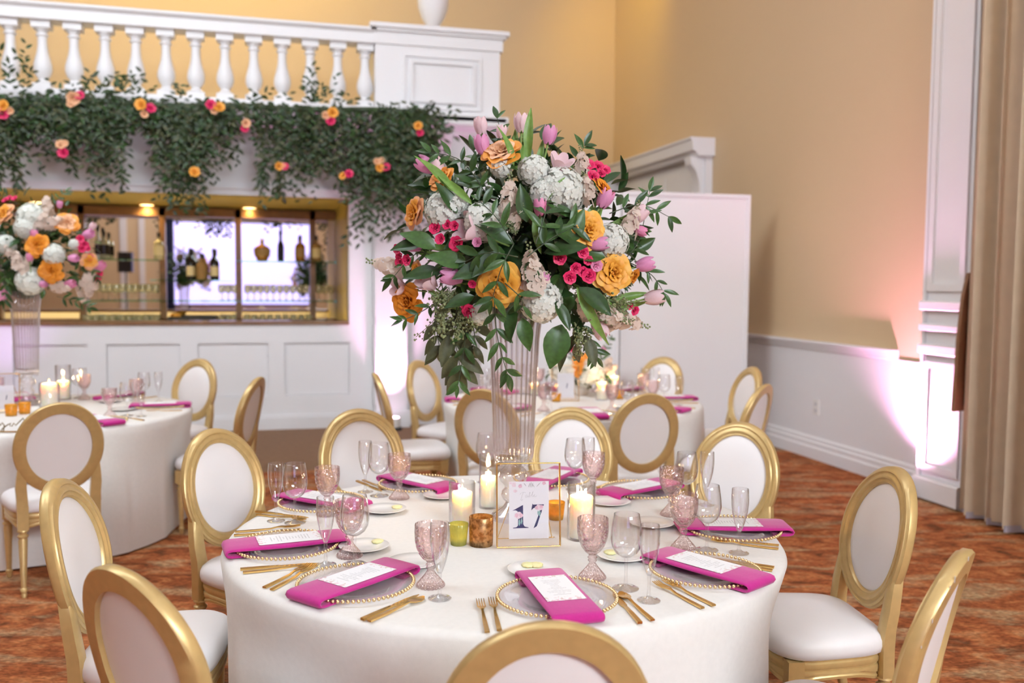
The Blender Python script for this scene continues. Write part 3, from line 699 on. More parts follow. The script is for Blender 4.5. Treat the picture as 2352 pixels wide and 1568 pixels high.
def seat_outline(q, n=48):
    pts = []
    for k in range(n):
        th = 2 * pi * k / n; c, s = cos(th), sin(th)
        x = abs(c) ** .45 * (1 if c > 0 else -1); y = abs(s) ** .5 * (1 if s > 0 else -1)
        wd = .232 + .022 * y
        pts.append((x * wd * q, -.02 + (y * .195 + (.018 * (1 - x * x) if y > 0 else 0)) * q))
    return pts
rr = [[(x, y, z) for x, y in seat_outline(q)] for q, z in ((.93, .405), (.985, .412), (1.0, .43), (.995, .448), (.96, .464), (.88, .476), (.7, .485), (.4, .489), (.03, .49))]
me_seat = MB().rings(rr).mesh('seat', M['vinyl'], 179)
apr = []
for q, z in ((.90, .33), (.935, .332), (.94, .340), (.925, .345), (.925, .350), (.945, .353), (.95, .360), (.945, .367), (.925, .370), (.925, .375), (.945, .378), (.955, .386), (.95, .395), (.93, .40), (.93, .405), (.80, .405)):
    apr.append([(x, y, z + (.010 * cos(k_ * 2 * pi / 48 * 4) if z < .36 else 0)) for k_, (x, y) in enumerate(seat_outline(q))])
me_apron = MB().rings(apr, True, False, False).mesh('seat_rail', M['gold'], 35)
turned = [(.026, .325), (.028, .318), (.018, .312), (.018, .304), (.026, .298), (.026, .290), (.0195, .284), (.022, .27), (.0125, .045), (.017, .04), (.017, .03), (.012, .024), (.014, .012), (.010, 0), (0, 0)]
mf = MB().cbox((0, 0, .365), (.052, .052, .08)).lathe(turned, 14)
me_fleg = mf.mesh('leg', M['gold'], 40)
def rear_leg(s_):
    m = MB(); R2 = []
    for x, z, w_, d in ((.172, .70, .004, .02), (.173, .66, .014, .034), (.172, .60, .022, .038), (.174, .54, .025, .040), (.170, .48, .025, .042), (.168, .42, .026, .044), (.168, .325, .025, .044)):
        y = back_y(x, z) if z > .45 else -.205 - .02 * (.45 - z) + .35 * x * x * 1
        R2.append([(s_ * (x - w_), y - d / 2, z), (s_ * (x + w_), y - d / 2, z), (s_ * (x + w_), y + d / 2 - .006, z), (s_ * (x + w_ * .6), y + d / 2, z), (s_ * (x - w_ * .6), y + d / 2, z), (s_ * (x - w_), y + d / 2 - .006, z)])
    m.rings(R2)
    y0 = -.205 + .35 * .168 ** 2 - .003
    R3 = []
    for r, z in turned:
        t = (.325 - z) / .325
        R3.append([(s_ * (.168 + .01 * t) + r * cos(k * pi / 7), y0 - .075 * t * t + r * sin(k * pi / 7), z) for k in range(14)])
    m.rings(R3)
    return m.mesh('leg', M['gold'], 40)
me_rl, me_rr = rear_leg(-1), rear_leg(1)
def chair(px, py, centre, lab, group, twist=0.0):
    top = on_z(px, py, .97)
    d = V((centre[0] - top.x, centre[1] - top.y, 0)); d.normalize()
    ang = atan2(d.y, d.x) - pi / 2 + radians(twist)
    f = V((-sin(ang), cos(ang), 0)); o = V((top.x, top.y, 0)) + f * .29
    t = thing('banquet_chair', lab, 'chair', o, ang, group)
    CHAIRS.append((o.x, o.y, ang))
    inst('seat', me_seat, t); inst('back_cushion', me_pad, t); inst('back_panel', me_rear, t)
    inst('back_frame', me_frame, t); inst('seat_rail', me_apron, t)
    inst('leg', me_rl, t); inst('leg', me_rr, t)
    inst('leg', me_fleg, t, loc=(-.205, .125, 0)); inst('leg', me_fleg, t, loc=(.205, .125, 0))
    return t
GM, GL, GF = 'gold oval-back chairs around the main table', 'gold oval-back chairs at the left table', 'gold oval-back chairs around the far table'
cm = TABLES['main']
chair(1262, 1420, cm, 'gold oval-back chair cut by the bottom edge, nearest the camera', GM)
chair(288, 1297, cm, 'gold oval-back chair seen from behind at the bottom left corner', GM, 2)
chair(143, 1103, cm, 'gold oval-back chair turned sideways at the far left of the main table', GM, -5)
chair(495, 987, cm, 'gold oval-back chair with white back facing us left of the main table', GM)
chair(825, 941, cm, 'gold oval-back chair behind the main table, left of the vase', GM, -3)
chair(1312, 937, cm, 'gold oval-back chair directly behind the vase and number frame', GM, 6)
chair(1700, 972, cm, 'gold oval-back chair at the rear right of the main table', GM, 6)
chair(2047, 1075, cm, 'gold oval-back chair with white seat showing right of the main table', GM, 5)
ci = chair(2190, 1263, cm, 'gold oval-back chair with chipped frame at the bottom right corner', GM, 4)
for th, w_ in ((100, .010), (122, .016), (128, .006), (150, .008), (165, .005)):
    x, z = oval(radians(th)); x += .026 * cos(radians(th)); z += .026 * sin(radians(th))
    part('paint_chip', MB().cbox((x, back_y(x, z) - .0205, z), (.004, .0012, w_)), M['china'], ci, 0)
cl = TABLES['left']
chair(137, 924, cl, 'gold oval-back chair seen from behind at the left table', GL, 3)
chair(455, 825, cl, 'gold oval-back chair facing us beyond the left table, before the bar panels', GL)
chair(588, 866, cl, 'gold oval-back chair standing sideways right of the left table', GL, -6)
cf = TABLES['far']
chair(963, 828, cf, 'gold oval-back chair facing us at the left rear of the far table', GF)
chair(868, 857, cf, 'gold oval-back chair seen edge-on before the pink glowing pilaster', GF)
chair(1112, 893, cf, 'gold oval-back chair half hidden by the tall glass vase', GF, 4)
chair(1488, 903, cf, 'gold oval-back chair seen from behind before the far table', GF)
chair(1523, 820, cf, 'gold oval-back chair whose arch rises beyond the far table', GF)
chair(1725, 843, cf, 'gold oval-back chair farther of two at the right of the far table', GF)
chair(1752, 882, cf, 'gold oval-back chair nearer of two at the right of the far table', GF)

LN = {'main': 'main round table in front', 'left': 'round table at the left edge', 'far': 'far round table by the white screen'}
for i, (k, (cx, cy)) in enumerate(TABLES.items()):
    t = thing('round_table', f'{LN[k]}, hidden under its cloth', 'table', (cx, cy, 0), 0, 'round banquet tables')
    part('tabletop', MB().lathe([(0, .712), (TR - .03, .712), (TR - .03, .742), (0, .742)], 48), M['brownwood'], t)
    for a in range(4):
        part('leg', MB().tube([(.5 * cos(a * pi / 2 + .8), .5 * sin(a * pi / 2 + .8), 0.0), (.5 * cos(a * pi / 2 + .8), .5 * sin(a * pi / 2 + .8), .712)], .018), M['dark'], t)
    c = inst('tablecloth', cloth_mesh(i * 5 + 2, (.045, .12, .06)[i], (17, 9, 13)[i], (cx, cy)), loc=(cx, cy, TZ))
    tag(c, f'floor-length ivory tablecloth on the {LN[k]}', 'tablecloth', 'ivory tablecloths')

# ================================================================== TABLEWARE MESHES
me_plate = MB().lathe([(0, .003), (.085, .003), (.095, .005), (.105, .010), (.155, .013), (.1555, .010), (.106, .007), (.096, .002), (0, .0005)], 64).mesh('charger_plate', M['plategls'], 60)
bd = MB()
for k in range(74): bd.sphere((.1585 * cos(2 * pi * k / 74), .1585 * sin(2 * pi * k / 74), .0125), .0054, 8, 5)
me_beads = bd.mesh('beaded_rim', M['goldbead'], 179)
path = [(-.120, .0045), (-.172, .0045), (-.184, .008), (-.188, .0145), (-.184, .0215), (-.172, .0245), (-.08, .0235), (0, .0225), (.08, .0235), (.172, .0245), (.184, .0215), (.188, .0145), (.184, .008), (.172, .0045), (.120, .0045)]
rr = []
for i, (x, z) in enumerate(path):
    a, b = path[max(0, i - 1)], path[min(len(path) - 1, i + 1)]; tx, tz = b[0] - a[0], b[1] - a[1]; l = sqrt(tx * tx + tz * tz); nx, nz_ = -tz / l, tx / l
    h = .0044
    if i in (6, 7, 8): h = .0062
    ring = []
    for w_, s_ in ((-.066, -.6), (-.068, 0), (-.066, .6), (-.06, 1), (-.02, 1.1), (.02, 1.1), (.06, 1), (.066, .6), (.068, 0), (.066, -.6), (.06, -1), (0, -1), (-.06, -1)):
        ring.append((x + nx * h * s_, w_, z + nz_ * h * s_))
    rr.append(ring)
me_napkin = MB().rings(rr).mesh('napkin', M['napkin'], 70)
mn2 = MB()     # second folded layer edge showing along the side
me_menu = MB().cbox((0, 0, 0), (.195, .105, .0009)).mesh('menu_card', M['menu'], 0)
def utensil(kind):
    m = MB(); L = .215
    def sweep(st):   # (y, halfwidth, halfthick, z)
        m.rings([[(-w_, y, z - t), (w_, y, z - t), (w_, y, z + t), (-w_, y, z + t)] for y, w_, t, z in st])
    if kind == 'fork':
        sweep([(0, .0062, .0022, .0035), (.06, .0055, .0022, .0035), (.115, .0035, .002, .005), (.135, .0028, .0018, .009), (.15, .0085, .0014, .010), (.160, .0112, .0012, .0085)])
        for k in range(4):
            x = -.0094 + .00627 * k
            m.rings([[(x - w_, y, z - .001), (x + w_, y, z - .001), (x + w_, y, z + .001), (x - w_, y, z + .001)] for y, w_, z in ((.158, .0018, .0085), (.19, .0016, .0075), (.212, .0008, .0105))])
    elif kind == 'knife':
        sweep([(0, .0062, .003, .0035), (.06, .0058, .003, .0035), (.108, .0042, .0026, .0035), (.115, .0045, .0016, .003), (.125, .0085, .001, .0025), (.18, .0092, .0009, .0025), (.205, .006, .0008, .0025), (.222, .0012, .0006, .0025)])
    else:
        sweep([(0, .0062, .0022, .0035), (.06, .0055, .0022, .0035), (.12, .0032, .002, .006), (.148, .004, .0016, .009), (.16, .012, .0012, .007), (.178, .0165, .001, .005), (.196, .013, .001, .005), (.208, .003, .001, .007)])
    return m.mesh(kind, M['goldhi'], 35)
me_ut = {k: utensil(k) for k in ('fork', 'knife', 'spoon')}
gp_base = [(.0, .0), (.037, 0), (.039, .004), (.036, .009), (.027, .02), (.017, .032), (.010, .044)]
me_gbase = MB().lathe(gp_base + [(.009, .047)], 176, mod=lambda a, z: 1 + (.06 if z < .04 else 0) * cos(22 * a)).mesh('foot', M['pinkgls'], 80)
me_gstem = MB().lathe([(.009, .047), (.0135, .052), (.0105, .057), (.0145, .061), (.010, .066), (.012, .070)], 20).mesh('stem', M['pinkgls'], 80)
me_gbowl = MB().lathe([(.0, .068), (.012, .070), (.022, .078), (.032, .092), (.0395, .110), (.0435, .130), (.0448, .150), (.0440, .172), (.0432, .1745), (.0424, .172), (.0430, .150), (.0415, .130), (.037, .110), (.02, .082), (0, .078)], 112, mod=lambda a, z: 1 + (.02 * cos(14 * a) if z < .15 else 0)).mesh('bowl', M['pinkgls'], 80)
def glassware(foot, stem_top, bowl):
    f = MB().lathe([(0, 0), (foot, 0), (foot, .0022), (foot * .5, .005), (.006, .012)], 36).mesh('foot', M['gls'], 70)
    s = MB().lathe([(.006, .012), (.0042, .03), (.0038, stem_top * .7), (.0055, stem_top)], 14).mesh('stem', M['gls'], 70)
    inner = [(max(0, r - .0012), z + (.001 if i else .003)) for i, (r, z) in enumerate(bowl)][::-1]
    b = MB().lathe(bowl + [(bowl[-1][0] - .0006, bowl[-1][1] + .0008)] + inner, 40).mesh('bowl', M['gls'], 70)
    return f, s, b
me_wine = glassware(.0365, .085, [(.0, .085), (.006, .0865), (.018, .091), (.031, .102), (.040, .118), (.0432, .138), (.0420, .165), (.0385, .19), (.0355, .208)])
me_flute = glassware(.031, .066, [(.0, .066), (.006, .069), (.0105, .080), (.017, .100), (.0235, .128), (.0265, .155), (.0268, .175), (.0255, .204)])
me_bread = MB().lathe([(0, .004), (.045, .004), (.052, .006), (.078, .013), (.079, .0145), (.077, .0155), (.052, .009), (.045, .0072), (0, .007)][::1], 44).mesh('bread_plate', M['china'], 60)
bt = MB().lathe([(0, 0), (.017, 0), (.0195, .003), (.018, .0075), (.010, .0095), (0, .0098)], 28, mod=lambda a, z: 1 + .07 * cos(9 * a)); me_butter = bt.mesh('butter_pat', M['butter'], 60)

def put_charger(x, y, lab, group): 
    o = inst('charger_plate', me_plate, loc=(x, y, TZ + .001)); tag(o, lab, 'plate', group)
    inst('beaded_rim', me_beads, o)['label'] = 'beaded gold rim'
def put_napkin(x, y, a, lab, group): tag(inst('napkin', me_napkin, loc=(x, y, TZ + .001), rz=a), lab, 'napkin', group)
def put_menu(x, y, a, lab, group): tag(inst('menu_card', me_menu, loc=(x, y, TZ + .0325), rz=a), lab, 'menu', group)
def put_ut(kind, p, q, lab, group):
    p, q = V(p), V(q); a = atan2(q.y - p.y, q.x - p.x) - pi / 2
    tag(inst(kind, me_ut[kind], loc=(p.x, p.y, TZ + .0008), rz=a), lab, kind, group)
def put_goblet(x, y, lab, group, dz=0):
    t = thing('goblet', lab, 'goblet', (x, y, TZ + .001 + dz), random.uniform(0, 3), group)
    inst('bowl', me_gbowl, t); inst('stem', me_gstem, t); inst('foot', me_gbase, t)
def put_stem(kind, x, y, lab, group):
    t = thing(kind, lab, 'glass', (x, y, TZ + .001), 0, group)
    for n, me in zip(('foot', 'stem', 'bowl'), me_wine if kind == 'wine_glass' else me_flute): inst(n, me, t)
def put_bread(x, y, lab, group): tag(inst('bread_plate', me_bread, loc=(x, y, TZ + .0005)), lab, 'plate', group)
def put_butter(x, y, lab, group): tag(inst('butter_pat', me_butter, loc=(x, y, TZ + .0086), rz=random.uniform(0, 3)), lab, 'butter', group)

# ------------------------------------------------------------------ main table settings
SEAT = ['front seat nearest the camera', 'front left seat', 'left seat', 'rear left seat', 'rear seat left of the vase', 'rear seat behind the number frame', 'rear right seat', 'right seat', 'front right seat']
NAP = [((1258, 1318), (1342, 1412)), ((905, 1308), (735, 1368)), ((775, 1240), (535, 1264)), ((760, 1165), (640, 1145)), ((1015, 1112), (895, 1085)), ((1215, 1108), (1300, 1070)), ((1400, 1135), (1535, 1108)), ((1590, 1205), (1780, 1207)), ((1515, 1280), (1725, 1340))]
CH = [(.717, 2.258), (.210, 2.490), (.03, 2.905), (.165, 3.45), (.565, 3.68), (1.13, 3.655), (1.42, 3.375), (1.502, 2.765), (1.205, 2.375)]
for i, ((p, q), c) in enumerate(zip(NAP, CH)):
    a_, b_ = on_z(*p, .775), on_z(*q, .775); ang = atan2(b_.y - a_.y, b_.x - a_.x)
    put_charger(*c, f'clear glass charger with gold beads at the {SEAT[i]}', 'beaded chargers on the main table')
    put_napkin(*c, ang, f'folded magenta napkin at the {SEAT[i]} of the main table', 'magenta napkins on the main table')
    off = -.008
    put_menu(c[0] + off * cos(ang), c[1] + off * sin(ang), ang, f'white floral menu card on the napkin at the {SEAT[i]}', 'menu cards on the main table')
UT = [('fork', (1119, 1451), (1102, 1379), 'gold fork, left of the pair at the front seat'), ('fork', (1147, 1447), (1127, 1365), 'gold fork, right of the pair at the front seat'),
      ('knife', (1470, 1430), (1412, 1365), 'gold knife, left one beside the front charger'), ('spoon', (1499, 1424), (1428, 1364), 'gold spoon, outer one right of the front charger'),
      ('knife', (832, 1422), (965, 1363), 'gold knife, left one right of the front left charger'), ('spoon', (848, 1426), (985, 1367), 'gold spoon, nearest one right of the front left charger'),
      ('fork', (607, 1349), (715, 1297), 'gold fork, outer one at the front left seat'), ('fork', (624, 1354), (735, 1296), 'gold fork, inner one at the front left seat'),
      ('knife', (552, 1307), (735, 1292), 'gold knife, rear one by the left charger'), ('spoon', (558, 1315), (730, 1299), 'gold spoon, front one by the left charger'),
      ('fork', (540, 1221), (660, 1212), 'gold fork, rear one behind the left charger'), ('fork', (537, 1229), (668, 1221), 'gold fork, front one behind the left charger'),
      ('knife', (588, 1174), (720, 1189), 'gold knife, rear one at the rear left seat'), ('spoon', (590, 1181), (713, 1196), 'gold spoon, front one at the rear left seat'),
      ('knife', (820, 1104), (880, 1128), 'gold knife, left one behind the flute at the rear'), ('spoon', (834, 1102), (892, 1126), 'gold spoon, right one behind the flute at the rear'),
      ('fork', (765, 1120), (822, 1140), 'gold fork behind the goblet at the rear left seat'),
      ('fork', (1614, 1396), (1498, 1336), 'gold fork, outer one at the front right seat'), ('fork', (1640, 1390), (1515, 1330), 'gold fork, inner one at the front right seat'),
      ('knife', (1778, 1303), (1612, 1278), 'gold knife with broad blade behind the front right charger'), ('spoon', (1774, 1310), (1640, 1289), 'gold spoon beside the broad knife at the front right seat'),
      ('fork', (1789, 1252), (1652, 1238), 'gold fork, rear one at the right seat'), ('fork', (1788, 1260), (1665, 1246), 'gold fork, front one at the right seat'),
      ('knife', (1372, 1119), (1445, 1096), 'gold knife at the rear right seat')]
for kd, p, q, lab in UT:
    a_, b_ = on_z(*p, .754), on_z(*q, .754)
    put_ut(kd, a_, b_, lab, f'gold {"knives" if kd == "knife" else kd + "s"} on the main table')
GOB = [(989, 1346, 'front, right of the front left charger'), (1360, 1328, 'front, behind the front charger'), (803, 1278, 'left, behind the large wine glass'), (752, 1183, 'rear left, between wine glass and plate'), (917, 1145, 'rear, left of the vase'), (1569, 1260, 'right, beside the wine glass'), (1541, 1183, 'rear right, before the rear right chair'), (1362, 1140, 'rear, above the right candle')]
for x, y, lab in GOB:
    p = on_z(x, y, TZ); put_goblet(p.x, p.y, f'pink pressed glass goblet, {lab}', 'pink goblets on the main table')
WIN = [(678, 1201, 'beside the leftmost flute'), (815, 1297, 'before the left pink goblet'), (871, 1139, 'at the rear left of the vase'), (1437, 1352, 'right of the front charger'), (1623, 1264, 'at the right seat'), (1575, 1165, 'behind the rear right goblet'), (1320, 1125, 'behind the right candle'), (1116, 1108, 'behind the candles, left of the vase')]
for x, y, lab in WIN:
    p = on_z(x, y, TZ); put_stem('wine_glass', p.x, p.y, f'clear wine glass {lab}', 'wine glasses on the main table')
FLU = [(634, 1197, 'leftmost, on the rear left edge'), (748, 1298, 'before the left napkin corner'), (839, 1130, 'at the rear, left of a wine glass'), (1010, 1375, 'in front, beside the front pink goblet'), (1490, 1380, 'in front of the front right napkin'), (1697, 1271, 'rightmost, before the right napkin'), (1622, 1160, 'behind the right seat glasses'), (1350, 1118, 'at the rear right of the vase')]
for x, y, lab in FLU:
    p = on_z(x, y, TZ); put_stem('champagne_flute', p.x, p.y, f'clear champagne flute {lab}', 'champagne flutes on the main table')
BRD = [(1228, 1308, 'front, before the number frame'), (884, 1169, 'rear left, under the rear left goblet'), (836, 1254, 'left, behind the left wine glass'), (950, 1290, 'behind the front pink goblet'), (1430, 1275, 'right of the front goblet'), (1497, 1201, 'right, beside the right goblet'), (1400, 1152, 'rear right of the right candle'), (1018, 1137, 'rear, left of the left candle')]
for x, y, lab in BRD:
    p = on_z(x, y, TZ + .01); put_bread(p.x, p.y, f'small white bread plate, {lab}', 'bread plates on the main table')
for i, (x, y, lab) in enumerate([(1213, 1297, 'left one on the front bread plate'), (1232, 1297, 'right one on the front bread plate'), (868, 1243, 'on the left bread plate'), (912, 1164, 'on the rear left bread plate'), (1402, 1268, 'on the bread plate right of the front goblet')]):
    p = on_z(x, y, TZ + .012); put_butter(p.x, p.y, f'scalloped pale butter pat {lab}', 'butter pats')

# ------------------------------------------------------------------ candles and votives
def candle(x, y, R_, Hh, cr, ch, lab, group, e=2.6):
    t = thing('hurricane_candle', lab, 'candle', (x, y, TZ + .0005), 0, group)
    part('glass_cylinder', MB().lathe([(0, .0), (R_, 0), (R_, Hh), (R_ - .001, Hh + .001), (R_ - .002, Hh), (R_ - .002, .006), (0, .006)], 40), M['gls'], t, 70)
    part('pillar_candle', MB().lathe([(0, .007), (cr, .007), (cr, ch - .003), (cr - .002, ch), (cr - .006, ch), (cr * .5, ch - .008), (0, ch - .01)], 32, mod=lambda a, z: 1 + (.012 * sin(3 * a + 1) if z > ch - .004 else 0)), M['wax'], t, 60)
    part('wick', MB().tube([(0, 0, ch - .01), (.001, 0, ch + .004)], .0008, 6), M['dark'], t)
    part('flame', MB().lathe([(0, ch), (.0035, ch + .005), (.0045, ch + .010), (.003, ch + .018), (.0008, ch + .026), (0, ch + .028)], 10), M['flame'], t, 179)
    point_light('candle_light', (x, y, TZ + ch + .012), e, (1.0, .62, .28), .012)
GC = 'hurricane candles on the main table'
p = on_z(1061, 1203, TZ); candle(p.x, p.y, .046, .148, .035, .113, 'lit pillar candle in glass left of the number frame', GC)
p = on_z(1121, 1165, TZ); candle(p.x, p.y, .034, .20, .028, .118, 'lit pillar candle in tall narrow glass behind the frame', GC)
p = on_z(1334, 1236, TZ); candle(p.x, p.y, .046, .185, .038, .142, 'lit pillar candle in glass right of the number frame', GC)
def votive(x, y, r0, r1, h, m_, lab, ribs=0, e=.5, group='votive candles on the main table'):
    t = thing('votive_holder', lab, 'votive', (x, y, TZ + .0005), 0, group)
    part('cup', MB().lathe([(0, .0), (r0, .0), (r0 + .001, .004), (r1, h), (r1 - .001, h + .001), (r1 - .003, h), (r0 - .002, .008), (0, .008)], 72, mod=(lambda a, z: 1 + .03 * cos(ribs * a)) if ribs else None), m_, t, 60)
    part('tealight', MB().lathe([(0, .009), (r0 * .7, .009), (r0 * .7, .022), (0, .022)], 20), M['wax'], t)
    part('flame', MB().lathe([(0, .023), (.003, .028), (.0035, .033), (.001, .042), (0, .044)], 8), M['flame'], t, 179)
    point_light('votive_light', (x, y, TZ + .034), e, (1.0, .62, .26), .006)
p = on_z(1053, 1250, TZ); votive(p.x, p.y, .024, .031, .068, M['greenglow'], 'yellow-green ribbed glass votive beside the gold one', 24)
p = on_z(1105, 1251, TZ); votive(p.x, p.y, .037, .039, .092, M['mercury'], 'speckled gold mercury glass votive left of the frame', 0, .9)
p = on_z(1277, 1192, TZ); votive(p.x, p.y, .025, .032, .062, M['amberglow'], 'amber glass votive behind the number frame', 0, .8)

# ------------------------------------------------------------------ number frame
def number_frame(bl, br, Hf, lab, digits=True):
    bl, br = V(bl), V(br); mid = (bl + br) / 2; W = (br - bl).length; ang = atan2(br.y - bl.y, br.x - bl.x)
    t = thing('table_number_frame', lab, 'frame', (mid.x, mid.y, TZ + .001), ang, 'table number frames')
    b = .0022; tilt = .10
    def P3(x, y, z): return (x, y + tilt * z, z)
    m = MB()
    h = W / 2
    for p_, q_ in (((-h, 0), (h, 0)), ((h, 0), (h, Hf)), ((h, Hf), (-h, Hf)), ((-h, Hf), (-h, 0))):
        m.tube([P3(p_[0], 0, p_[1] + .003), P3(q_[0], 0, q_[1] + .003)], b, 8)
    m.tube([P3(-h, .012, .003), P3(-h, .012, Hf)], b * .8, 6); m.tube([P3(h, .012, .003), P3(h, .012, Hf)], b * .8, 6)
    part('metal_frame', m, M['goldhi'], t)
    part('stand', MB().tube([P3(.05, .006, .16), (.09, .10, .003), (.10, .10, .003), P3(h - .02, .006, .03)], .0016, 6).tube([P3(-.05, .006, .16), (-.09, .10, .003), (.09, .10, .003)], .0016, 6), M['goldhi'], t)
    def pane(n, y0, m_, mt):
        me = m_.mesh(n, mt, 0); o = inst(n, me, t)
        o.matrix_basis = Matrix(((1, 0, 0, 0), (0, 1, tilt, y0), (0, 0, 1, .003), (0, 0, 0, 1))); return o
    pane('front_pane', 0, MB().box((-h + .001, -.0015, .001), (h - .001, -.0005, Hf - .001)), M['pane'])
    cw, chh = .128 * W / .203, .182 * W / .203; z0 = .024 * Hf / .25
    card = pane('number_card', 0.001, MB().box((-cw / 2, 0, z0), (cw / 2, .0006, z0 + chh)), M['paper'])
    if digits:
        K = .128 / 645
        def zp(a, c): return ((a - 648) * K, z0 + .182 / 2 + (822 - c) * .182 / 925)
        def flat(n, poly, mt, lift=.0003):
            pl = [zp(*q) for q in poly]
            inst(n, MB().prism(pl, -lift, -lift + .0002).mesh(n, mt, 0), card)
        flat('numeral', [(380, 830), (552, 740), (556, 1050), (580, 1088), (642, 1102), (642, 1110), (392, 1112), (392, 1104), (448, 1095), (472, 1068), (474, 880), (462, 838), (430, 822)], M['navy'])
        flat('numeral', [(705, 720), (714, 738), (890, 738), (776, 1086), (722, 1120), (846, 792), (760, 782), (716, 798), (685, 830)], M['navy'])
        def blob(cx, cy, rx, ry, mt, lift, sd):
            rnd = random.Random(sd)
            flat('printed_bloom', [(cx + rx * (1 + .18 * sin(5 * a + sd)) * cos(a), cy + ry * (1 + .15 * sin(4 * a + sd)) * sin(a)) for a in [k * 2 * pi / 20 for k in range(20)]], mt, lift)
        for (cx, cy, rx, ry, mt, l_, sd) in ((480, 905, 70, 52, M['palepinkprint'], .0006, 1), (450, 905, 30, 32, M['pinkprint'], .0009, 2), (520, 905, 28, 36, M['pinkprint'], .0009, 3), (815, 785, 66, 45, M['palepinkprint'], .0006, 4), (770, 790, 25, 28, M['pinkprint'], .0009, 5), (845, 775, 28, 26, M['pinkprint'], .0009, 6),
                                             (495, 1020, 16, 50, M['tealprint'], .0006, 7), (530, 1000, 12, 45, M['tealprint'], .0007, 8), (820, 878, 14, 48, M['tealprint'], .0006, 9), (795, 870, 10, 36, M['tealprint'], .0007, 10),
                                             (405, 412, 34, 42, M['palepinkprint'], .0004, 11), (505, 436, 30, 32, M['pinkprint'], .0004, 12), (890, 396, 30, 28, M['pinkprint'], .0004, 13), (425, 515, 34, 24, M['palepinkprint'], .0004, 14), (350, 385, 24, 20, M['palepinkprint'], .0004, 15)):
            blob(cx, cy, rx, ry, mt, l_, sd)
        for a in ((640, 455, 670, 375), (665, 460, 690, 365), (690, 460, 715, 380), (735, 460, 690, 390), (770, 450, 840, 375), (600, 440, 560, 380)):
            x0, y0, x1, y1 = a; flat('printed_leaf', [(x0 - 4, y0), (x0 + 4, y0), ((x0 + x1) / 2 + 9, (y0 + y1) / 2), (x1, y1), ((x0 + x1) / 2 - 9, (y0 + y1) / 2)], M['greyprint'], .0004)
        def script(pts):
            q = [zp(*a) for a in pts]; inst('script_lettering', MB().tube([(x, -.0002, z) for x, z in q], .00045, 5).mesh('script_lettering', M['greyprint'], 179), card)
        script([(500, 572), (520, 548), (560, 535), (600, 545), (560, 535), (540, 580), (522, 640), (518, 662), (530, 668), (548, 650)])
        script([(620, 585), (604, 580), (590, 600), (598, 622), (616, 612), (624, 584), (622, 612), (636, 616), (650, 590), (668, 535), (660, 540), (648, 610), (656, 618), (672, 600), (664, 586), (680, 596), (700, 570), (716, 528), (706, 534), (696, 605), (706, 612), (724, 596), (744, 588), (738, 574), (726, 588), (730, 610), (748, 612), (776, 596)])
    else:
        K = .128 / 645 * W / .203
        poly = [(40, 200), (90, 240), (60, 60), (20, 40), (50, 160)]
        inst('numeral', MB().prism([(a * K, z0 + chh / 2 + (c - 150) * K) for a, c in poly], -.0003, 0).mesh('numeral', M['navy'], 0), card)
    return t
number_frame(on_z(1142, 1260, TZ), on_z(1287, 1256, TZ), .262, 'gold framed glass stand with floral number seventeen card')
# ------------------------------------------------------------------ settings of the two tables behind
def setting(tb, a, where, tl, full=True):
    cx, cy = TABLES[tb]; a = radians(a); rad = V((cos(a), sin(a), 0)); tan = V((-sin(a), cos(a), 0))   # tan is to the guest's right
    tan = -tan if False else tan
    def at(r, s): q = V((cx, cy, 0)) + rad * r + tan * s; return q
    g = f'on the {tl} table'
    w_ = f'at the {where} of the {tl} table'
    q = at(.72, 0); put_charger(q.x, q.y, f'beaded glass charger {w_}', f'chargers {g}')
    put_napkin(q.x, q.y, a, f'folded magenta napkin {w_}', f'napkins {g}'); put_menu(q.x, q.y, a, f'white menu card {w_}', f'menu cards {g}')
    q = at(.56, .16); put_goblet(q.x, q.y, f'pink glass goblet {w_}', f'pink goblets {g}')
    q = at(.60, .25); put_stem('wine_glass', q.x, q.y, f'clear wine glass {w_}', f'wine glasses {g}')
    q = at(.69, .29); put_stem('champagne_flute', q.x, q.y, f'clear champagne flute {w_}', f'champagne flutes {g}')
    q = at(.50, -.10); put_bread(q.x, q.y, f'white bread plate {w_}', f'bread plates {g}')
    p_, q_ = at(.86, .205), at(.645, .205); put_ut('knife', p_, q_, f'gold knife {w_}', f'gold knives {g}')
    p_, q_ = at(.86, -.20), at(.645, -.20); put_ut('fork', p_, q_, f'gold fork {w_}', f'gold forks {g}')
for a, wh in ((3, 'right side'), (58, 'far right side'), (-52, 'near right side'), (112, 'far side')): setting('left', a, wh, 'left')
for k, wh in enumerate(('right side', 'far right side', 'far side', 'far left side', 'left side', 'near left side', 'near side', 'near right side')): setting('far', 45 * k - 8, wh, 'far')
q = on_z(114, 934, TZ); candle(q.x, q.y, .062, .16, .048, .155, 'wide lit pillar candle beside the left table vase', 'candles on the left table', 2.5)
q = on_z(146, 917, TZ); candle(q.x, q.y, .05, .24, .038, .13, 'slim lit pillar candle in tall glass on the left table', 'candles on the left table', 2.5)
q = on_z(26, 955, TZ); votive(q.x, q.y, .03, .036, .07, M['amberglow'], 'amber votive at the left photo edge', 0, .8, 'votives on the left table')
q = on_z(57, 950, TZ); votive(q.x, q.y, .03, .036, .07, M['amberglow'], 'amber votive just right of the leftmost one', 0, .8, 'votives on the left table')
q = on_z(1382, 918, TZ); candle(q.x, q.y, .045, .15, .036, .125, 'lit white pillar candle, nearer one on the far table', 'candles on the far table', 2.5)
q = on_z(1409, 907, TZ); candle(q.x, q.y, .045, .19, .036, .14, 'lit white pillar candle, rear one on the far table', 'candles on the far table', 2.5)
q = on_z(1226, 908, TZ); candle(q.x, q.y, .045, .12, .036, .09, 'short lit pillar candle left of the low flowers', 'candles on the far table', 2.0)
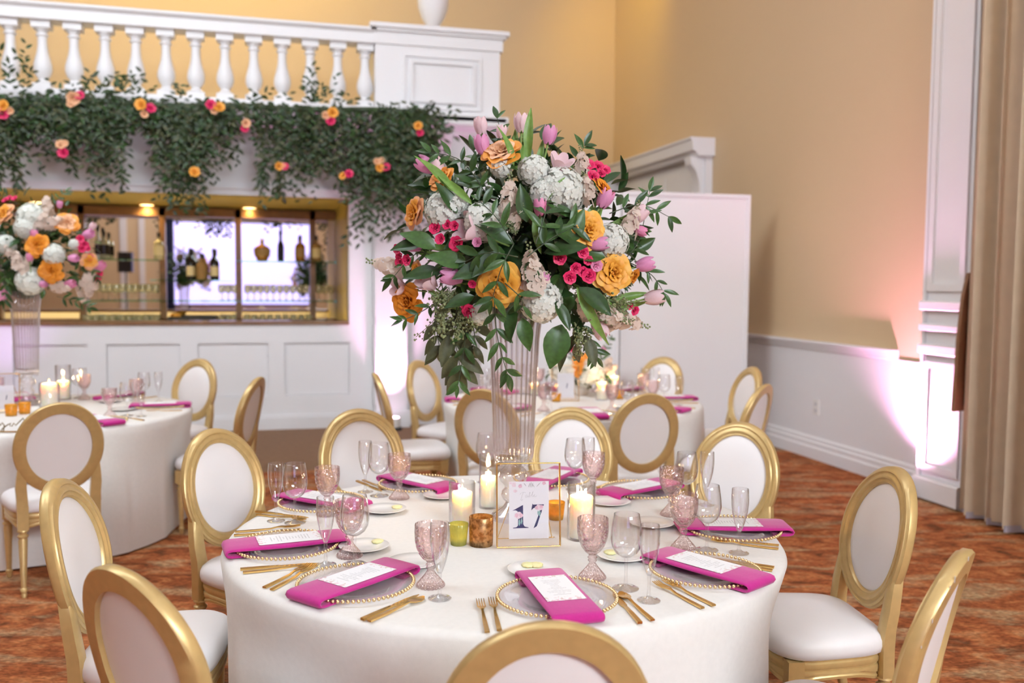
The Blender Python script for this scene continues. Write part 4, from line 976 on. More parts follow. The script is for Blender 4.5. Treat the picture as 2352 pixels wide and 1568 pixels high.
q = on_z(1277, 922, TZ); votive(q.x, q.y, .03, .036, .06, M['amberglow'], 'amber votive before the small frame on the far table', 0, .8, 'votives on the far table')
q = on_z(1422, 916, TZ); votive(q.x, q.y, .03, .036, .06, M['amberglow'], 'amber votive right of the candles on the far table', 0, .8, 'votives on the far table')
a_ = on_z(-22, 950, TZ); number_frame(a_, a_ + V((.16, .02, 0)), .24, 'gold glass number stand cut by the left photo edge', False)
a_ = on_z(1268, 922, TZ); f3 = number_frame(a_, a_ + V((.19, -.03, 0)), .25, 'small glass number stand before the low flowers', False)
# calligraphy sign at the left table
sg_p = on_z(35, 992, TZ)
sg_t = thing('script_sign', 'dark gold cursive word sign at the left photo edge', 'sign', (sg_p.x - .10, sg_p.y, TZ + .004), radians(-10))
pts = [(0, .04), (.02, .045), (.03, .03), (.04, .045), (.05, .03), (.045, 0), (.03, -.0), (.04, .012), (.07, .035), (.085, .042), (.078, .028), (.09, .026), (.10, .042), (.11, .03), (.125, .045), (.15, .07), (.155, .055), (.14, .03), (.145, .0), (.16, .02), (.185, .045), (.18, .03), (.20, .03), (.21, .045)]
part('lettering', MB().tube([(x, 0, z + .006) for x, z in pts], .0032, 6), mat('dark_gold', (.22, .14, .04), .3, .7), sg_t, 179)
part('foot_bar', MB().cbox((.105, 0, .002), (.22, .02, .004)), M['goldhi'], sg_t, 0)

# ================================================================== FLOWERS
def petal_fn(rb, rtop, h, half, curl, z0=0.0, seed=0, tip=.2):
    def fn(u, v):
        uu = u * 2 - 1; t = v * (1 - tip * uu * uu)
        rr_ = rb + (rtop - rb) * t ** 1.25 + curl * max(0, t - .6) ** 2 * 2.2
        z = z0 + h * sin(min(1, t) * pi / 2) - curl * max(0, t - .72) ** 2 * 2.4
        ph = uu * half * (.45 + .55 * sin(pi * min(1, .2 + .55 * v)))
        rr_ += .045 * sin(3 * uu + seed * 1.7 + 4 * v) * v
        z += .045 * sin(4 * uu + seed * 2.3) * v * v
        return (rr_ * cos(ph), rr_ * sin(ph), z)
    return fn
def rot_pts(mb, fn, nu, nv, ang):
    c, s = cos(ang), sin(ang)
    return mb.grid(lambda u, v: (lambda p: (p[0] * c - p[1] * s, p[0] * s + p[1] * c, p[2]))(fn(u, v)), nu, nv)
GA = 2.39996
def rose_core(seed, n=22):
    m = MB(); m.sphere((0, 0, .18), (.16, .16, .22), 8, 5)
    for k in range(n):
        t = k / (n - 1)
        rot_pts(m, petal_fn(.05 + .15 * t, .10 + .64 * t ** 1.05, .60 - .08 * t, .80 - .15 * t, .10 + .22 * t, 0, seed + k), 5, 5, k * GA + seed)
    return m
def petal_mesh(mt, seed, r=1.0): return MB().grid(petal_fn(.22, .90, .46, .66, .34, -.02, seed, .12), 6, 6).mesh('petal', mt, 179)
ROSE = {}
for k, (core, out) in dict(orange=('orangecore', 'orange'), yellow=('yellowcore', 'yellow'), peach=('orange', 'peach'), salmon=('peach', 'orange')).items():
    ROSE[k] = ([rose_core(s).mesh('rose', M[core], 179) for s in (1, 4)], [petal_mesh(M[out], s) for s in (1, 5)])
SPRAY = {}
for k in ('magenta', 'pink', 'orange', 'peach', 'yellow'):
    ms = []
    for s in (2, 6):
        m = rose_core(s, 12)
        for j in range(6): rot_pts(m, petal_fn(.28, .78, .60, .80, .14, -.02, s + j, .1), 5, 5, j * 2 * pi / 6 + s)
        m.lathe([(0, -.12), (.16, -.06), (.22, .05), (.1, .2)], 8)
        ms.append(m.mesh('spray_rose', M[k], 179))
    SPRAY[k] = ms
def tulip_petal(mt, op, seed):
    def fn(u, v):
        uu = u * 2 - 1; t = v
        wv = sin(pi * min(1, .10 + .80 * t)) ** .75 * (1 - .0 * t)
        r_ = .10 + .30 * sin(pi * (.12 + .62 * t)) ** .9 + op * t * t * .55
        ph = uu * .72 * wv
        return (r_ * cos(ph) + .01, r_ * sin(ph), (1.0 - .05 * op) * t - .16 * (1 - wv) * 0 - .06 * uu * uu * t)
    return MB().grid(fn, 6, 9).mesh('petal', mt, 179)
TUL = {(c, o): tulip_petal(M[c], o, 1) for c in ('pink', 'lilacpink', 'palepink') for o in (0.0, .75)}
me_tstem = MB().tube([(0, 0, .04), (0, .01, -.25), (.03, .03, -.8), (.10, .06, -1.5)], [.055, .05, .05, .05], 8).sphere((0, 0, .04), (.10, .10, .07), 8, 4).mesh('tulip', M['stem'], 179)
me_anther = MB().tube([(0, 0, .05), (0, 0, .35)], [.05, .06], 6).sphere((.08, 0, .33), .04, 6, 4).sphere((-.06, .06, .33), .04, 6, 4).sphere((-.04, -.07, .33), .04, 6, 4).mesh('stamen', M['anther'], 179)
def leaf_mesh(wd, fold, droop, mt, n=7, tip=1.0):
    def fn(u, v):
        uu = u * 2 - 1; w_ = wd * (sin(pi * (v ** .85 * .97 + .015)) ** .95) * .5
        return (uu * w_, v, -abs(uu) * w_ * fold * -1 - droop * v * v + .02 * sin(6 * v) * uu)
    return MB().grid(fn, 4, n).mesh('leaf', mt, 179)
LEAF = {'A': [leaf_mesh(.40, .35, .18, M['leafA']), leaf_mesh(.50, .3, .28, M['leafB']), leaf_mesh(.45, .4, .1, M['leafA'])],
        'N': [leaf_mesh(.30, .35, .22, M['leafB']), leaf_mesh(.34, .3, .15, M['leafA'])],
        'C': [leaf_mesh(.36, .3, .3, M['leafC']), leaf_mesh(.42, .3, .2, M['leafC'])],
        'T': [leaf_mesh(.20, .6, .25, M['leafT'], 9), leaf_mesh(.17, .5, .45, M['leafT'], 9)],
        'W': [leaf_mesh(.62, .25, .25, M['leafB'])]}
def floret(m, c, n, s, rnd, npet=4):
    n = V(n).normalized(); a = n.orthogonal().normalized(); b = n.cross(a); r0 = rnd.uniform(0, 3)
    for k in range(npet):
        t = r0 + 2 * pi * k / npet; d = a * cos(t) + b * sin(t); e = n.cross(d)
        c0 = V(c)
        m.add([c0, c0 + (d * .45 + e * .42 + n * .12) * s, c0 + (d * .85 + e * .40 + n * .14) * s, c0 + (d * 1.08 + n * .10) * s, c0 + (d * .85 - e * .40 + n * .14) * s, c0 + (d * .45 - e * .42 + n * .12) * s, c0 + (d * .6 + n * .04) * s], [(0, 5, 6), (5, 4, 6), (4, 3, 6), (3, 2, 6), (2, 1, 6), (1, 0, 6)])
HYD = []
for sd in range(3):
    rnd = random.Random(sd); m = MB(); m.sphere((0, 0, 0), .80, 14, 9)
    for k in range(150):
        z = 1 - 1.75 * (k + .5) / 150; r_ = sqrt(max(0, 1 - z * z)); a = k * GA
        n = V((r_ * cos(a), r_ * sin(a), z)); n = (n + V((rnd.uniform(-.15, .15), rnd.uniform(-.15, .15), rnd.uniform(-.15, .15)))).normalized()
        floret(m, n * rnd.uniform(.86, 1.0), n, rnd.uniform(.165, .215), rnd)
    HYD.append(m.mesh('hydrangea', M['cream'], 60))
STK = []
for sd in range(2):
    rnd = random.Random(sd + 9); m = MB(); m.tube([(0, 0, -.4), (0, 0, 1)], [.03, .015], 6)
    for k in range(14):
        t = k / 13; a = k * GA; R1 = .26 * (1 - t) ** .6 + .04
        n = V((cos(a) + rnd.uniform(-.3, .3), sin(a) + rnd.uniform(-.3, .3), .1 + .7 * t + rnd.uniform(-.2, .2))); c = V((cos(a) * R1, sin(a) * R1, t * .92 + rnd.uniform(-.03, .03)))
        floret(m, c, n, .23 * (1 - .5 * t) + .04, rnd, 5); floret(m, c + n.normalized() * .05, n, .12 * (1 - .4 * t) + .02, rnd, 4)
    STK.append(m.mesh('stock_bloom', M['blush'], 60))
me_bud = MB()
for k in range(9): me_bud.sphere((.06 * cos(k * GA), .06 * sin(k * GA), .95 + .035 * k), .035, 6, 4)
me_bud = me_bud.mesh('green_buds', M['seed'], 179)
EUC = []
for sd in range(2):
    rnd = random.Random(sd + 31); m = MB()
    for br in range(9):
        e = V((rnd.uniform(-.45, .45), rnd.uniform(-.3, .3), rnd.uniform(.35, 1.0))); s_ = V((0, 0, e.z * .35)); m.tube([s_, (s_ + e) / 2 + V((0, 0, .04)), e], .008, 4)
        for k in range(16):
            p = s_.lerp(e, rnd.uniform(.35, 1.05)) + V((rnd.gauss(0, .06), rnd.gauss(0, .06), rnd.gauss(0, .05))); m.sphere(p, rnd.uniform(.02, .032), 5, 3)
    EUC.append(m.mesh('seeded_eucalyptus', M['seed'], 179))

class Arr:
    def __init__(s, thing_, cx, cy, rad, depth, ppm_depth=.34, squash=1.0):
        s.t = thing_; s.cx, s.cy, s.rad, s.dep, s.fd = cx, cy, rad, depth, ppm_depth; s.k = depth / FPX; s.inv = wm(thing_).inverted(); s.n = 0
        s.sq = squash
        s.centre = at_d(cx, cy, depth)
    def local(s, px, py):
        dx, dy = (px - s.cx) / s.rad, (py - s.cy) / (s.rad * s.sq); q = 1 - dx * dx - dy * dy
        return dx, dy, sqrt(q) if q > 0 else 0.0
    def pos(s, px, py, f=None):
        dx, dy, d = s.local(px, py)
        return at_d(px, py, s.dep - (s.fd * d * .92 if f is None else f))
    def nrm(s, px, py, tow=.35):
        dx, dy, d = s.local(px, py); return (rt * dx - up * dy - fw * (d + tow)).normalized()
    def put(s, name, me, M_, par=None):
        o = inst(name, me, par or s.t, s.inv @ M_ if par is None else M_); s.n += 1; return o
    def rose(s, px, py, r, kind, dirv=None, f=None, npet=11):
        n = V(dirv).normalized() if dirv is not None else s.nrm(px, py)
        R1 = r * s.k * 1.08; c = s.pos(px, py, f)
        cores, pets = ROSE[kind]
        o = s.put('rose', cores[s.n % 2], axis_m(c - n * R1 * .30, n, R1, s.n * 1.3))
        for j in range(npet):
            ring = 0 if j < 6 else 1
            inst('petal', pets[j % 2], o, Matrix.Rotation(j * (2 * pi / (6 if ring == 0 else 5)) + ring * .6 + (.13 if j % 2 else 0), 4, 'Z') @ Matrix.Translation((0, 0, -.05 * ring)) @ Matrix.Diagonal((.90 + .16 * ring, .90 + .16 * ring, 1.05 - .35 * ring, 1)))
        return o
    def spray(s, px, py, r, kind='magenta', dirv=None, f=None):
        n = V(dirv).normalized() if dirv is not None else s.nrm(px, py, .6); R1 = r * s.k * 1.1; c = s.pos(px, py, f)
        return s.put('spray_rose', SPRAY[kind][s.n % 2], axis_m(c - n * R1 * .3, n, R1, s.n))
    def tulip(s, px, py, h, ang, kind, opn=0.0, tow=.15, f=None, stem=True, lf=0):
        a = radians(ang); d = (rt * cos(a) + up * sin(a) - fw * tow).normalized(); Hh = h * s.k; c = s.pos(px, py, f)
        wv = .95
        o = s.put('tulip', me_tstem, axis_m(c - d * Hh * .5, d, (Hh * wv, Hh * wv, Hh), s.n))
        for j in range(6):
            inst('petal', TUL[(kind, .75 if opn else 0.0)], o, Matrix.Rotation(j * pi / 3, 4, 'Z') @ Matrix.Diagonal(((.90 if j % 2 else 1.0),) * 2 + (1 if j % 2 else .96, 1)))
        if opn: inst('stamen', me_anther, o)
        for j in range(lf):
            side = (rt * sin(a) - up * cos(a)) * (1 if j % 2 else -1)
            base = c - d * Hh * 2.6
            s.put('tulip_leaf', LEAF['T'][j % 2], frame_m(base, d + side * .22, -fw + side * .5, Hh * 2.4))
        return o
    def hyd(s, px, py, r, f=None):
        n = s.nrm(px, py, .5); R1 = r * s.k; c = s.pos(px, py, f); return s.put('hydrangea', HYD[s.n % 3], axis_m(c - n * R1 * .45, n, R1, s.n))
    def stock(s, px, py, L, ang, tow=.3, f=None, buds=True):
        a = radians(ang); d = (rt * cos(a) + up * sin(a) - fw * tow).normalized(); L *= s.k; c = s.pos(px, py, f)
        o = s.put('stock_bloom', STK[s.n % 2], axis_m(c - d * L * .5, d, L, s.n))
        if buds: inst('green_buds', me_bud, o)
    def euc(s, px, py, L, ang, f=None):
        a = radians(ang); d = (rt * cos(a) + up * sin(a) - fw * .1).normalized(); L *= s.k
        s.put('seeded_eucalyptus', EUC[s.n % 2], axis_m(s.pos(px, py, f) - d * L * .5, d, L, s.n))
    def leaf(s, px, py, L, ang, kind='A', tow=.2, f=None, roll=0.0):
        a = radians(ang); d = (rt * cos(a) + up * sin(a) - fw * tow).normalized(); nn_ = -fw + up * .5 + rt * roll
        s.put('leaf', LEAF[kind][s.n % len(LEAF[kind])], frame_m(s.pos(px, py, f), d, nn_, L * s.k))
    def sprig(s, pts, L, gap, kind='N', stem=None, rnd=None, pair=True):
        rnd = rnd or random.Random(len(pts) + int(pts[0][0]))
        w_ = [s.pos(x, y, f) for x, y, f in pts]
        fine = []
        for i in range(len(w_) - 1):
            p0, p1, p2, p3 = w_[max(0, i - 1)], w_[i], w_[i + 1], w_[min(len(w_) - 1, i + 2)]
            for j in range(6):
                t = j / 6; fine.append(.5 * ((2 * p1) + (p2 - p0) * t + (2 * p0 - 5 * p1 + 4 * p2 - p3) * t * t + (3 * p1 - p0 - 3 * p2 + p3) * t ** 3))
        fine.append(w_[-1])
        base = s.inv
        loc = [base @ p for p in fine]
        o = inst('leafy_sprig', MB().tube(loc, [.0022 - .0012 * i / len(loc) for i in range(len(loc))], 5).mesh('leafy_sprig', M['stemdark'], 179), s.t); s.n += 1
        acc = 0; side = 1
        for i in range(1, len(loc)):
            acc += (loc[i] - loc[i - 1]).length / s.k
            if acc >= gap or i == len(loc) - 1:
                acc = 0; tdir = (loc[i] - loc[i - 1]).normalized()
                cr = tdir.cross(-fw).normalized()
                for sd in ((1, -1) if pair else (side,)):
                    d = (tdir * rnd.uniform(.5, .9) + cr * sd * rnd.uniform(.6, 1.0) - fw * rnd.uniform(-.3, .5) - V((0, 0, .15)))
                    if i == len(loc) - 1 and sd == -1: d = tdir
                    nrm_ = -fw + cr * sd * rnd.uniform(-.6, .4) + V((0, 0, .4))
                    inst('leaf', LEAF[kind][rnd.randrange(len(LEAF[kind]))], o, frame_m(loc[i], d, nrm_, L * s.k * rnd.uniform(.75, 1.15)))
                side = -side
    def filler(s, n, lo, hi, Lr, rnd, name='foliage_filler', ymax=1e9, kinds=('A', 'A', 'N', 'C'), objs=0, zsq=1.0):
        # dense greenery radiating from the centre; a few hundred as single leaves, the rest as one mass
        m = {}
        cen = s.inv @ s.centre
        for k in range(n):
            while True:
                d = V((rnd.gauss(0, 1), rnd.gauss(0, 1), rnd.gauss(0, 1))).normalized()
                if d.dot(up) > -.75: break
            rr_ = rnd.uniform(lo, hi) * s.rad * s.k
            hz = rt * d.dot(rt) + up * d.dot(up) * s.sq * zsq + (-fw) * d.dot(-fw) * (s.fd / (s.rad * s.k))
            p = cen + hz * rr_
            dd = (d * .8 + V((rnd.uniform(-.7, .7), rnd.uniform(-.7, .7), rnd.uniform(-.6, .5)))).normalized()
            kd = rnd.choice(kinds); me = rnd.choice(LEAF[kd]); L = rnd.uniform(*Lr) * s.k
            M_ = frame_m(p, dd, d * .7 + V((0, 0, .5)) + V((rnd.uniform(-.4, .4),) * 3), L)
            if k < objs: inst('leaf', me, s.t, M_)
            else:
                mb = m.setdefault(me.materials[0].name, (MB(), me.materials[0]))[0]
                mb.add([M_ @ v.co for v in me.vertices], [tuple(f.vertices) for f in me.polygons])
        for mb, mt in m.values():
            o = inst(name, mb.mesh(name, mt, 179), s.t); o['kind'] = 'stuff'

# ------------------------------------------------------------------ tall fluted vases
def tall_vase(p, lab):
    t = thing('trumpet_vase', lab, 'vase', (p[0], p[1], TZ + .0005), 0, 'tall fluted glass vases')
    rib = lambda a, z: 1 + .07 * abs(cos(12 * a)) - .035
    part('flute', MB().lathe([(0, .205), (.05, .207), (.066, .216), (.070, .235), (.073, .35), (.079, .5), (.086, .64), (.094, .71), (.103, .755), (.1015, .756), (.091, .71), (.083, .64), (.076, .5), (.069, .35), (.064, .24), (0, .226)], 192, mod=rib), M['vasegls'], t, 70)
    bdm = MB()
    for k in range(20): bdm.sphere((.062 * cos(k * pi / 10), .062 * sin(k * pi / 10), .203), .0085, 8, 5)
    part('bead_collar', bdm, M['gls'], t, 179)
    part('stem_ball', MB().lathe([(.03, .200), (.03, .190), (.046, .175), (.052, .155), (.046, .135), (.03, .120), (.03, .112), (.040, .10), (.043, .085), (.036, .07), (.024, .06)], 36), M['vasegls'], t, 70)
    part('base', MB().lathe([(.024, .062), (.035, .045), (.07, .022), (.078, .014), (.078, 0), (0, 0)], 48, mod=lambda a, z: 1 + .02 * cos(20 * a)), M['vasegls'], t, 70)
    return t
vp = on_z(1178, 1190, TZ)
tall_vase(vp, 'tall fluted clear glass vase at the centre of the main table')
D1 = (vp - EYE).dot(fw)
bq = thing('flower_arrangement', 'large mixed flower arrangement of orange roses, tulips and white hydrangeas on the tall vase', 'flowers', (vp.x, vp.y, 1.49))
A1 = Arr(bq, 1205, 560, 345, D1 + .02, .33, .90)
rnd = random.Random(11)
part('foam_ball', MB().sphere((0, 0, .10), (.13, .13, .14), 16, 10), M['leafA'], bq, 179)
A1.filler(1200, .12, .80, (34, 74), rnd, objs=170)
for x, y, r, k, dv in ((951, 488, 34, 'peach', (-.85, .15, .6)), (1152, 350, 42, 'salmon', (-.25, .65, .7)), (1012, 408, 30, 'orange', (-.5, .5, .6)), (1350, 527, 40, 'yellow', None), (1147, 652, 46, 'yellow', (-.1, -.1, 1)), (1408, 628, 42, 'yellow', (.25, -.1, 1)), (934, 694, 40, 'orange', (-.6, -.15, .8)), (1386, 430, 26, 'orange', (.6, .5, .4)), (1456, 636, 20, 'orange', (.7, -.5, .3)), (958, 620, 20, 'peach', (-.7, -.2, .5))):
    A1.rose(x, y, r, k, None if dv is None else rt * dv[0] + up * dv[1] - fw * dv[2])
for x, y, r in ((1000, 524, 15), (1027, 516, 12), (1044, 519, 12), (1012, 549, 13), (1049, 560, 18), (914, 572, 13), (918, 588, 11), (919, 602, 14), (936, 597, 14), (928, 566, 10), (1078, 713, 17), (1052, 691, 13), (1068, 700, 11), (1285, 592, 17), (1338, 579, 15), (1350, 598, 12), (1322, 616, 14), (1308, 637, 16), (1351, 633, 18), (1338, 624, 13), (1352, 379, 15), (1374, 382, 14), (1390, 391, 13), (1362, 405, 15), (1380, 398, 12), (1457, 713, 12), (1446, 703, 9), (1085, 652, 10)):
    A1.spray(x, y, r, 'magenta')
A1.spray(1369, 610, 15, 'pink'); A1.spray(1096, 556, 12, 'pink')
for x, y, h, a, k, o, lf in ((1107, 331, 44, 100, 'lilacpink', 0, 0), (1197, 281, 44, 90, 'palepink', 0, 2), (1104, 288, 40, 95, 'palepink', 0, 0), (1262, 309, 42, 80, 'lilacpink', 0, 1), (976, 378, 46, 150, 'lilacpink', 0, 0), (1004, 384, 44, 110, 'palepink', 0, 2), (946, 559, 46, 165, 'lilacpink', 0, 2), (1036, 635, 50, 172, 'lilacpink', 0, 2), (984, 648, 40, 140, 'palepink', 1, 1), (1240, 475, 38, 92, 'pink', 0, 1), (1390, 455, 44, 60, 'lilacpink', 0, 2), (1376, 560, 42, 10, 'lilacpink', 0, 0), (1483, 607, 42, 15, 'lilacpink', 0, 0), (1504, 683, 46, 10, 'palepink', 0, 2), (1378, 756, 46, -60, 'palepink', 0, 1), (1287, 376, 40, 70, 'palepink', 1, 0), (1152, 302, 30, 85, 'palepink', 0, 0), (1466, 492, 48, 40, 'palepink', 0, 1), (1078, 528, 50, 160, 'palepink', 1, 0), (1249, 640, 30, 60, 'lilacpink', 0, 0), (918, 660, 34, 170, 'palepink', 1, 0), (1472, 530, 30, -20, 'pink', 0, 0)):
    A1.tulip(x, y, h, a, k, o, .15 if not o else .6, None, True, lf)
for x, y, r in ((1293, 428, 54), (1252, 438, 32), (1228, 384, 36), (1012, 478, 44), (1045, 460, 26), (1104, 505, 44), (1412, 552, 40), (1246, 698, 46), (1100, 724, 26), (1150, 378, 24)):
    A1.hyd(x, y, r)
for x, y, L, a in ((1172, 452, 70, 90), (1188, 496, 40, 60), (1223, 618, 80, 100), (1232, 650, 50, 40), (1393, 722, 76, -20), (1440, 738, 70, -15), (892, 612, 70, 165), (1340, 702, 50, 120), (1452, 505, 60, 70), (1338, 372, 50, 100), (1350, 430, 50, 110), (1420, 740, 50, 10)):
    A1.stock(x, y, L, a)
for x, y, L, a in ((1022, 705, 120, -100), (1060, 740, 100, -80), (1000, 740, 90, -110), (1380, 695, 110, -40), (1330, 770, 90, -90), (1425, 700, 80, -20), (1185, 520, 50, 90), (1030, 690, 90, -120)):
    A1.euc(x, y, L, a)
SP = [([(1178, 430, .2), (1160, 340, .16), (1142, 272, .12)], 36, 26), ([(1120, 450, .22), (1060, 370, .2), (990, 350, .2)], 40, 24), ([(1120, 440, .2), (1100, 390, .18), (1088, 345, .16)], 40, 24),
      ([(1290, 430, .1), (1320, 380, .08), (1342, 335, .08)], 36, 22), ([(1400, 490, .18), (1470, 470, .14), (1535, 497, .1)], 40, 26), ([(1430, 600, .2), (1468, 550, .16), (1492, 440, .12)], 38, 30),
      ([(1440, 600, .12), (1495, 630, .1), (1525, 672, .1)], 34, 24), ([(1065, 690, .2), (1068, 780, .18), (1052, 885, .16)], 40, 30), ([(1135, 680, .30), (1142, 770, .27), (1165, 858, .22)], 42, 30),
      ([(1010, 690, .2), (960, 720, .2), (925, 735, .2)], 34, 24), ([(1330, 720, .2), (1352, 780, .18), (1372, 820, .16)], 38, 26), ([(1210, 590, .36), (1270, 545, .34), (1320, 520, .30)], 52, 34),
      ([(1190, 590, .36), (1120, 580, .34), (1070, 600, .30)], 56, 34), ([(1180, 560, .37), (1150, 620, .37), (1130, 690, .34)], 48, 34), ([(1230, 560, .36), (1250, 500, .34), (1260, 450, .28)], 48, 32), ([(1180, 560, .36), (1140, 500, .34), (1100, 460, .28)], 48, 32),
      ([(1010, 600, .22), (960, 580, .2), (900, 640, .16)], 36, 28), ([(1160, 650, .34), (1200, 690, .32), (1190, 720, .28)], 44, 30)]
for pts, L, gap in SP: A1.sprig(pts, L, gap, 'N')
for pts, L, gap in (([(1050, 700, .18), (1045, 770, .16), (1058, 850, .14)], 62, 22), ([(1080, 720, .18), (1090, 770, .16), (1085, 800, .14)], 58, 22), ([(1000, 720, .18), (1005, 770, .16), (1010, 800, .14)], 52, 22), ([(1340, 740, .16), (1330, 780, .15), (1320, 790, .14)], 52, 22)):
    A1.sprig(pts, L, gap, 'C')
rr2 = random.Random(5)
for x, y, L, a, k in ((1290, 745, 95, -105, 'W'), (1275, 690, 70, -60, 'A'), (1070, 610, 85, 160, 'A'), (1120, 610, 80, 200, 'A'), (1180, 560, 90, 150, 'N'), (1230, 560, 90, 30, 'N'), (1250, 580, 90, 10, 'A'), (1210, 600, 80, -70, 'A'), (1300, 560, 80, 60, 'A'), (1150, 580, 80, 220, 'A'), (1050, 490, 80, 120, 'A'), (1110, 540, 70, 30, 'A'), (1210, 510, 80, 100, 'A'), (1320, 500, 70, 150, 'N'), (1390, 590, 80, 170, 'A'), (1330, 660, 90, -40, 'A'), (1180, 700, 80, -100, 'A'), (1200, 730, 70, -80, 'A'), (1090, 680, 70, 200, 'A'), (1010, 620, 80, 190, 'A'), (1000, 570, 80, 150, 'A'), (970, 560, 70, 190, 'A'), (1030, 770, 70, -100, 'C'), (1300, 790, 60, -110, 'C'), (1345, 770, 70, -70, 'C'), (1250, 470, 70, 60, 'T'), (1325, 660, 130, -65, 'T'), (1040, 440, 110, 130, 'T'), (1085, 470, 100, 135, 'T'), (1215, 370, 110, 92, 'T'), (1180, 380, 90, 100, 'T')):
    A1.leaf(x, y, L, a, k, .25, None, rr2.uniform(-.5, .5))

# left table arrangement
vl = on_z(64, 930, TZ); tall_vase(vl, 'tall fluted clear glass vase on the left table')
D2 = (vl - EYE).dot(fw)
b2 = thing('flower_arrangement', 'mixed flower arrangement of orange roses and hydrangeas cut by the left photo edge', 'flowers', (vl.x, vl.y, 1.49))
part('foam_ball', MB().sphere((0, 0, .10), (.13, .13, .14), 14, 9), M['leafA'], b2, 179)
A2 = Arr(b2, 72, 575, 165, D2, .34, .9)
A2.filler(620, .12, .86, (18, 34), random.Random(3), objs=90)
for x, y, r, k in ((85, 563, 25, 'orange'), (117, 623, 25, 'orange'), (154, 512, 24, 'salmon'), (8, 490, 24, 'peach'), (205, 600, 18, 'peach')): A2.rose(x, y, r, k)
for x, y, r in ((66, 492, 32), (54, 518, 26), (120, 584, 24), (62, 648, 32), (6, 560, 22), (170, 560, 12)): A2.hyd(x, y, r)
for x, y, h, a, k in ((68, 590, 20, 90, 'pink'), (79, 538, 22, 90, 'pink'), (99, 652, 20, 0, 'lilacpink'), (169, 593, 24, 0, 'lilacpink'), (161, 652, 26, 10, 'pink'), (202, 538, 28, 20, 'lilacpink'), (230, 612, 28, 40, 'pink'), (6, 678, 28, 250, 'pink'), (137, 469, 18, 80, 'lilacpink'), (212, 520, 20, 50, 'palepink')): A2.tulip(x, y, h, a, k)
for x, y, r in ((184, 549, 10), (194, 562, 10), (188, 572, 9), (200, 570, 8), (228, 628, 9), (224, 640, 9), (206, 590, 9), (22, 455, 8), (34, 456, 8), (12, 460, 8), (176, 562, 8)): A2.spray(x, y, r, 'magenta')
for x, y, L, a in ((97, 505, 40, 60), (128, 508, 40, 20), (38, 594, 36, 90), (55, 613, 40, -90), (145, 660, 40, -10), (202, 662, 44, -70), (190, 680, 36, -80), (108, 470, 40, 85), (20, 575, 30, 120), (215, 650, 36, -60)): A2.stock(x, y, L, a, .3, None, False)
for pts, L, gap in (([(120, 480, .2), (135, 455, .18), (150, 440, .15)], 18, 12), ([(40, 470, .2), (20, 450, .15), (5, 440, .1)], 18, 12), ([(170, 600, .2), (205, 610, .15), (225, 640, .1)], 18, 12), ([(130, 680, .2), (165, 690, .16), (205, 705, .1)], 20, 12), ([(10, 620, .25), (14, 660, .22), (10, 690, .2)], 26, 14)): A2.sprig(pts, L, gap, 'N')

# low arrangement on the far table
q3 = on_z(1330, 905, TZ)
b3 = thing('low_flower_arrangement', 'low arrangement of white hydrangeas, orange roses and pink tulips on the far table', 'flowers', (q3.x, q3.y, TZ + .0005))
part('bowl', MB().lathe([(0, 0), (.06, 0), (.065, .01), (.095, .05), (.11, .10), (.105, .10), (.09, .05), (0, .03)], 28), M['china'], b3)
A3 = Arr(b3, 1332, 850, 78, (q3 - EYE).dot(fw) - .02, .2, .75)
A3.filler(260, .15, .9, (14, 26), random.Random(8), objs=60, zsq=.7)
for x, y, r in ((1292, 848, 34), (1364, 852, 32), (1345, 872, 20)): A3.hyd(x, y, r)
for x, y, r in ((1330, 832, 18), (1326, 848, 16), (1340, 822, 12)): A3.rose(x, y, r, 'orange')
for x, y, h, a, k in ((1268, 800, 18, 110, 'pink'), (1280, 792, 18, 90, 'pink'), (1298, 812, 16, 90, 'lilacpink'), (1350, 796, 18, 85, 'palepink'), (1385, 804, 18, 70, 'pink'), (1258, 812, 16, 130, 'lilacpink')): A3.tulip(x, y, h, a, k)
for x, y, r in ((1297, 799, 8), (1315, 803, 9), (1310, 797, 7)): A3.spray(x, y, r, 'magenta')
for x, y, L, a in ((1395, 835, 34, 60), (1405, 845, 30, 20), (1385, 850, 30, 30)): A3.stock(x, y, L, a, .3, None, False)
A3.sprig([(1375, 830, .1), (1392, 800, .08), (1402, 778, .06)], 14, 9, 'N')

# ================================================================== GARLAND ON THE BALCONY
gar = thing('leafy_garland', 'long trailing green garland with clusters of roses hanging from the balcony', 'garland', (0, 9.62, 3.37))
GI = wm(gar).inverted()
ropepts = [on_y(x, 228 + x * .031 + 3 * sin(x * .02), 9.60) for x in range(-60, 1000, 40)]
part('rope', MB().tube([GI @ p for p in ropepts], .028, 8), M['stemdark'], gar, 179)
rg = random.Random(21)
CL = [(-40, 55, 225, 445, 46), (-20, 110, 225, 330, 40), (60, 270, 215, 335, 80), (120, 250, 240, 400, 26), (90, 170, 330, 395, 10), (215, 285, 240, 455, 22), (270, 400, 230, 310, 34), (300, 540, 235, 320, 70), (350, 480, 240, 430, 46), (385, 465, 300, 490, 22), (490, 555, 250, 385, 18), (560, 700, 240, 320, 50), (590, 690, 310, 475, 22), (690, 790, 250, 410, 56), (620, 700, 260, 400, 16), (770, 1000, 250, 460, 105), (870, 1000, 260, 460, 70), (800, 985, 320, 565, 40), (930, 1045, 250, 350, 18)]
UPC = [(0, 70, 215, 95, 7), (110, 200, 220, 175, 6), (200, 350, 225, 165, 18), (370, 430, 235, 195, 6), (540, 640, 235, 200, 8), (690, 745, 245, 135, 8), (760, 860, 250, 215, 8), (860, 980, 260, 235, 10)]
leaves = []
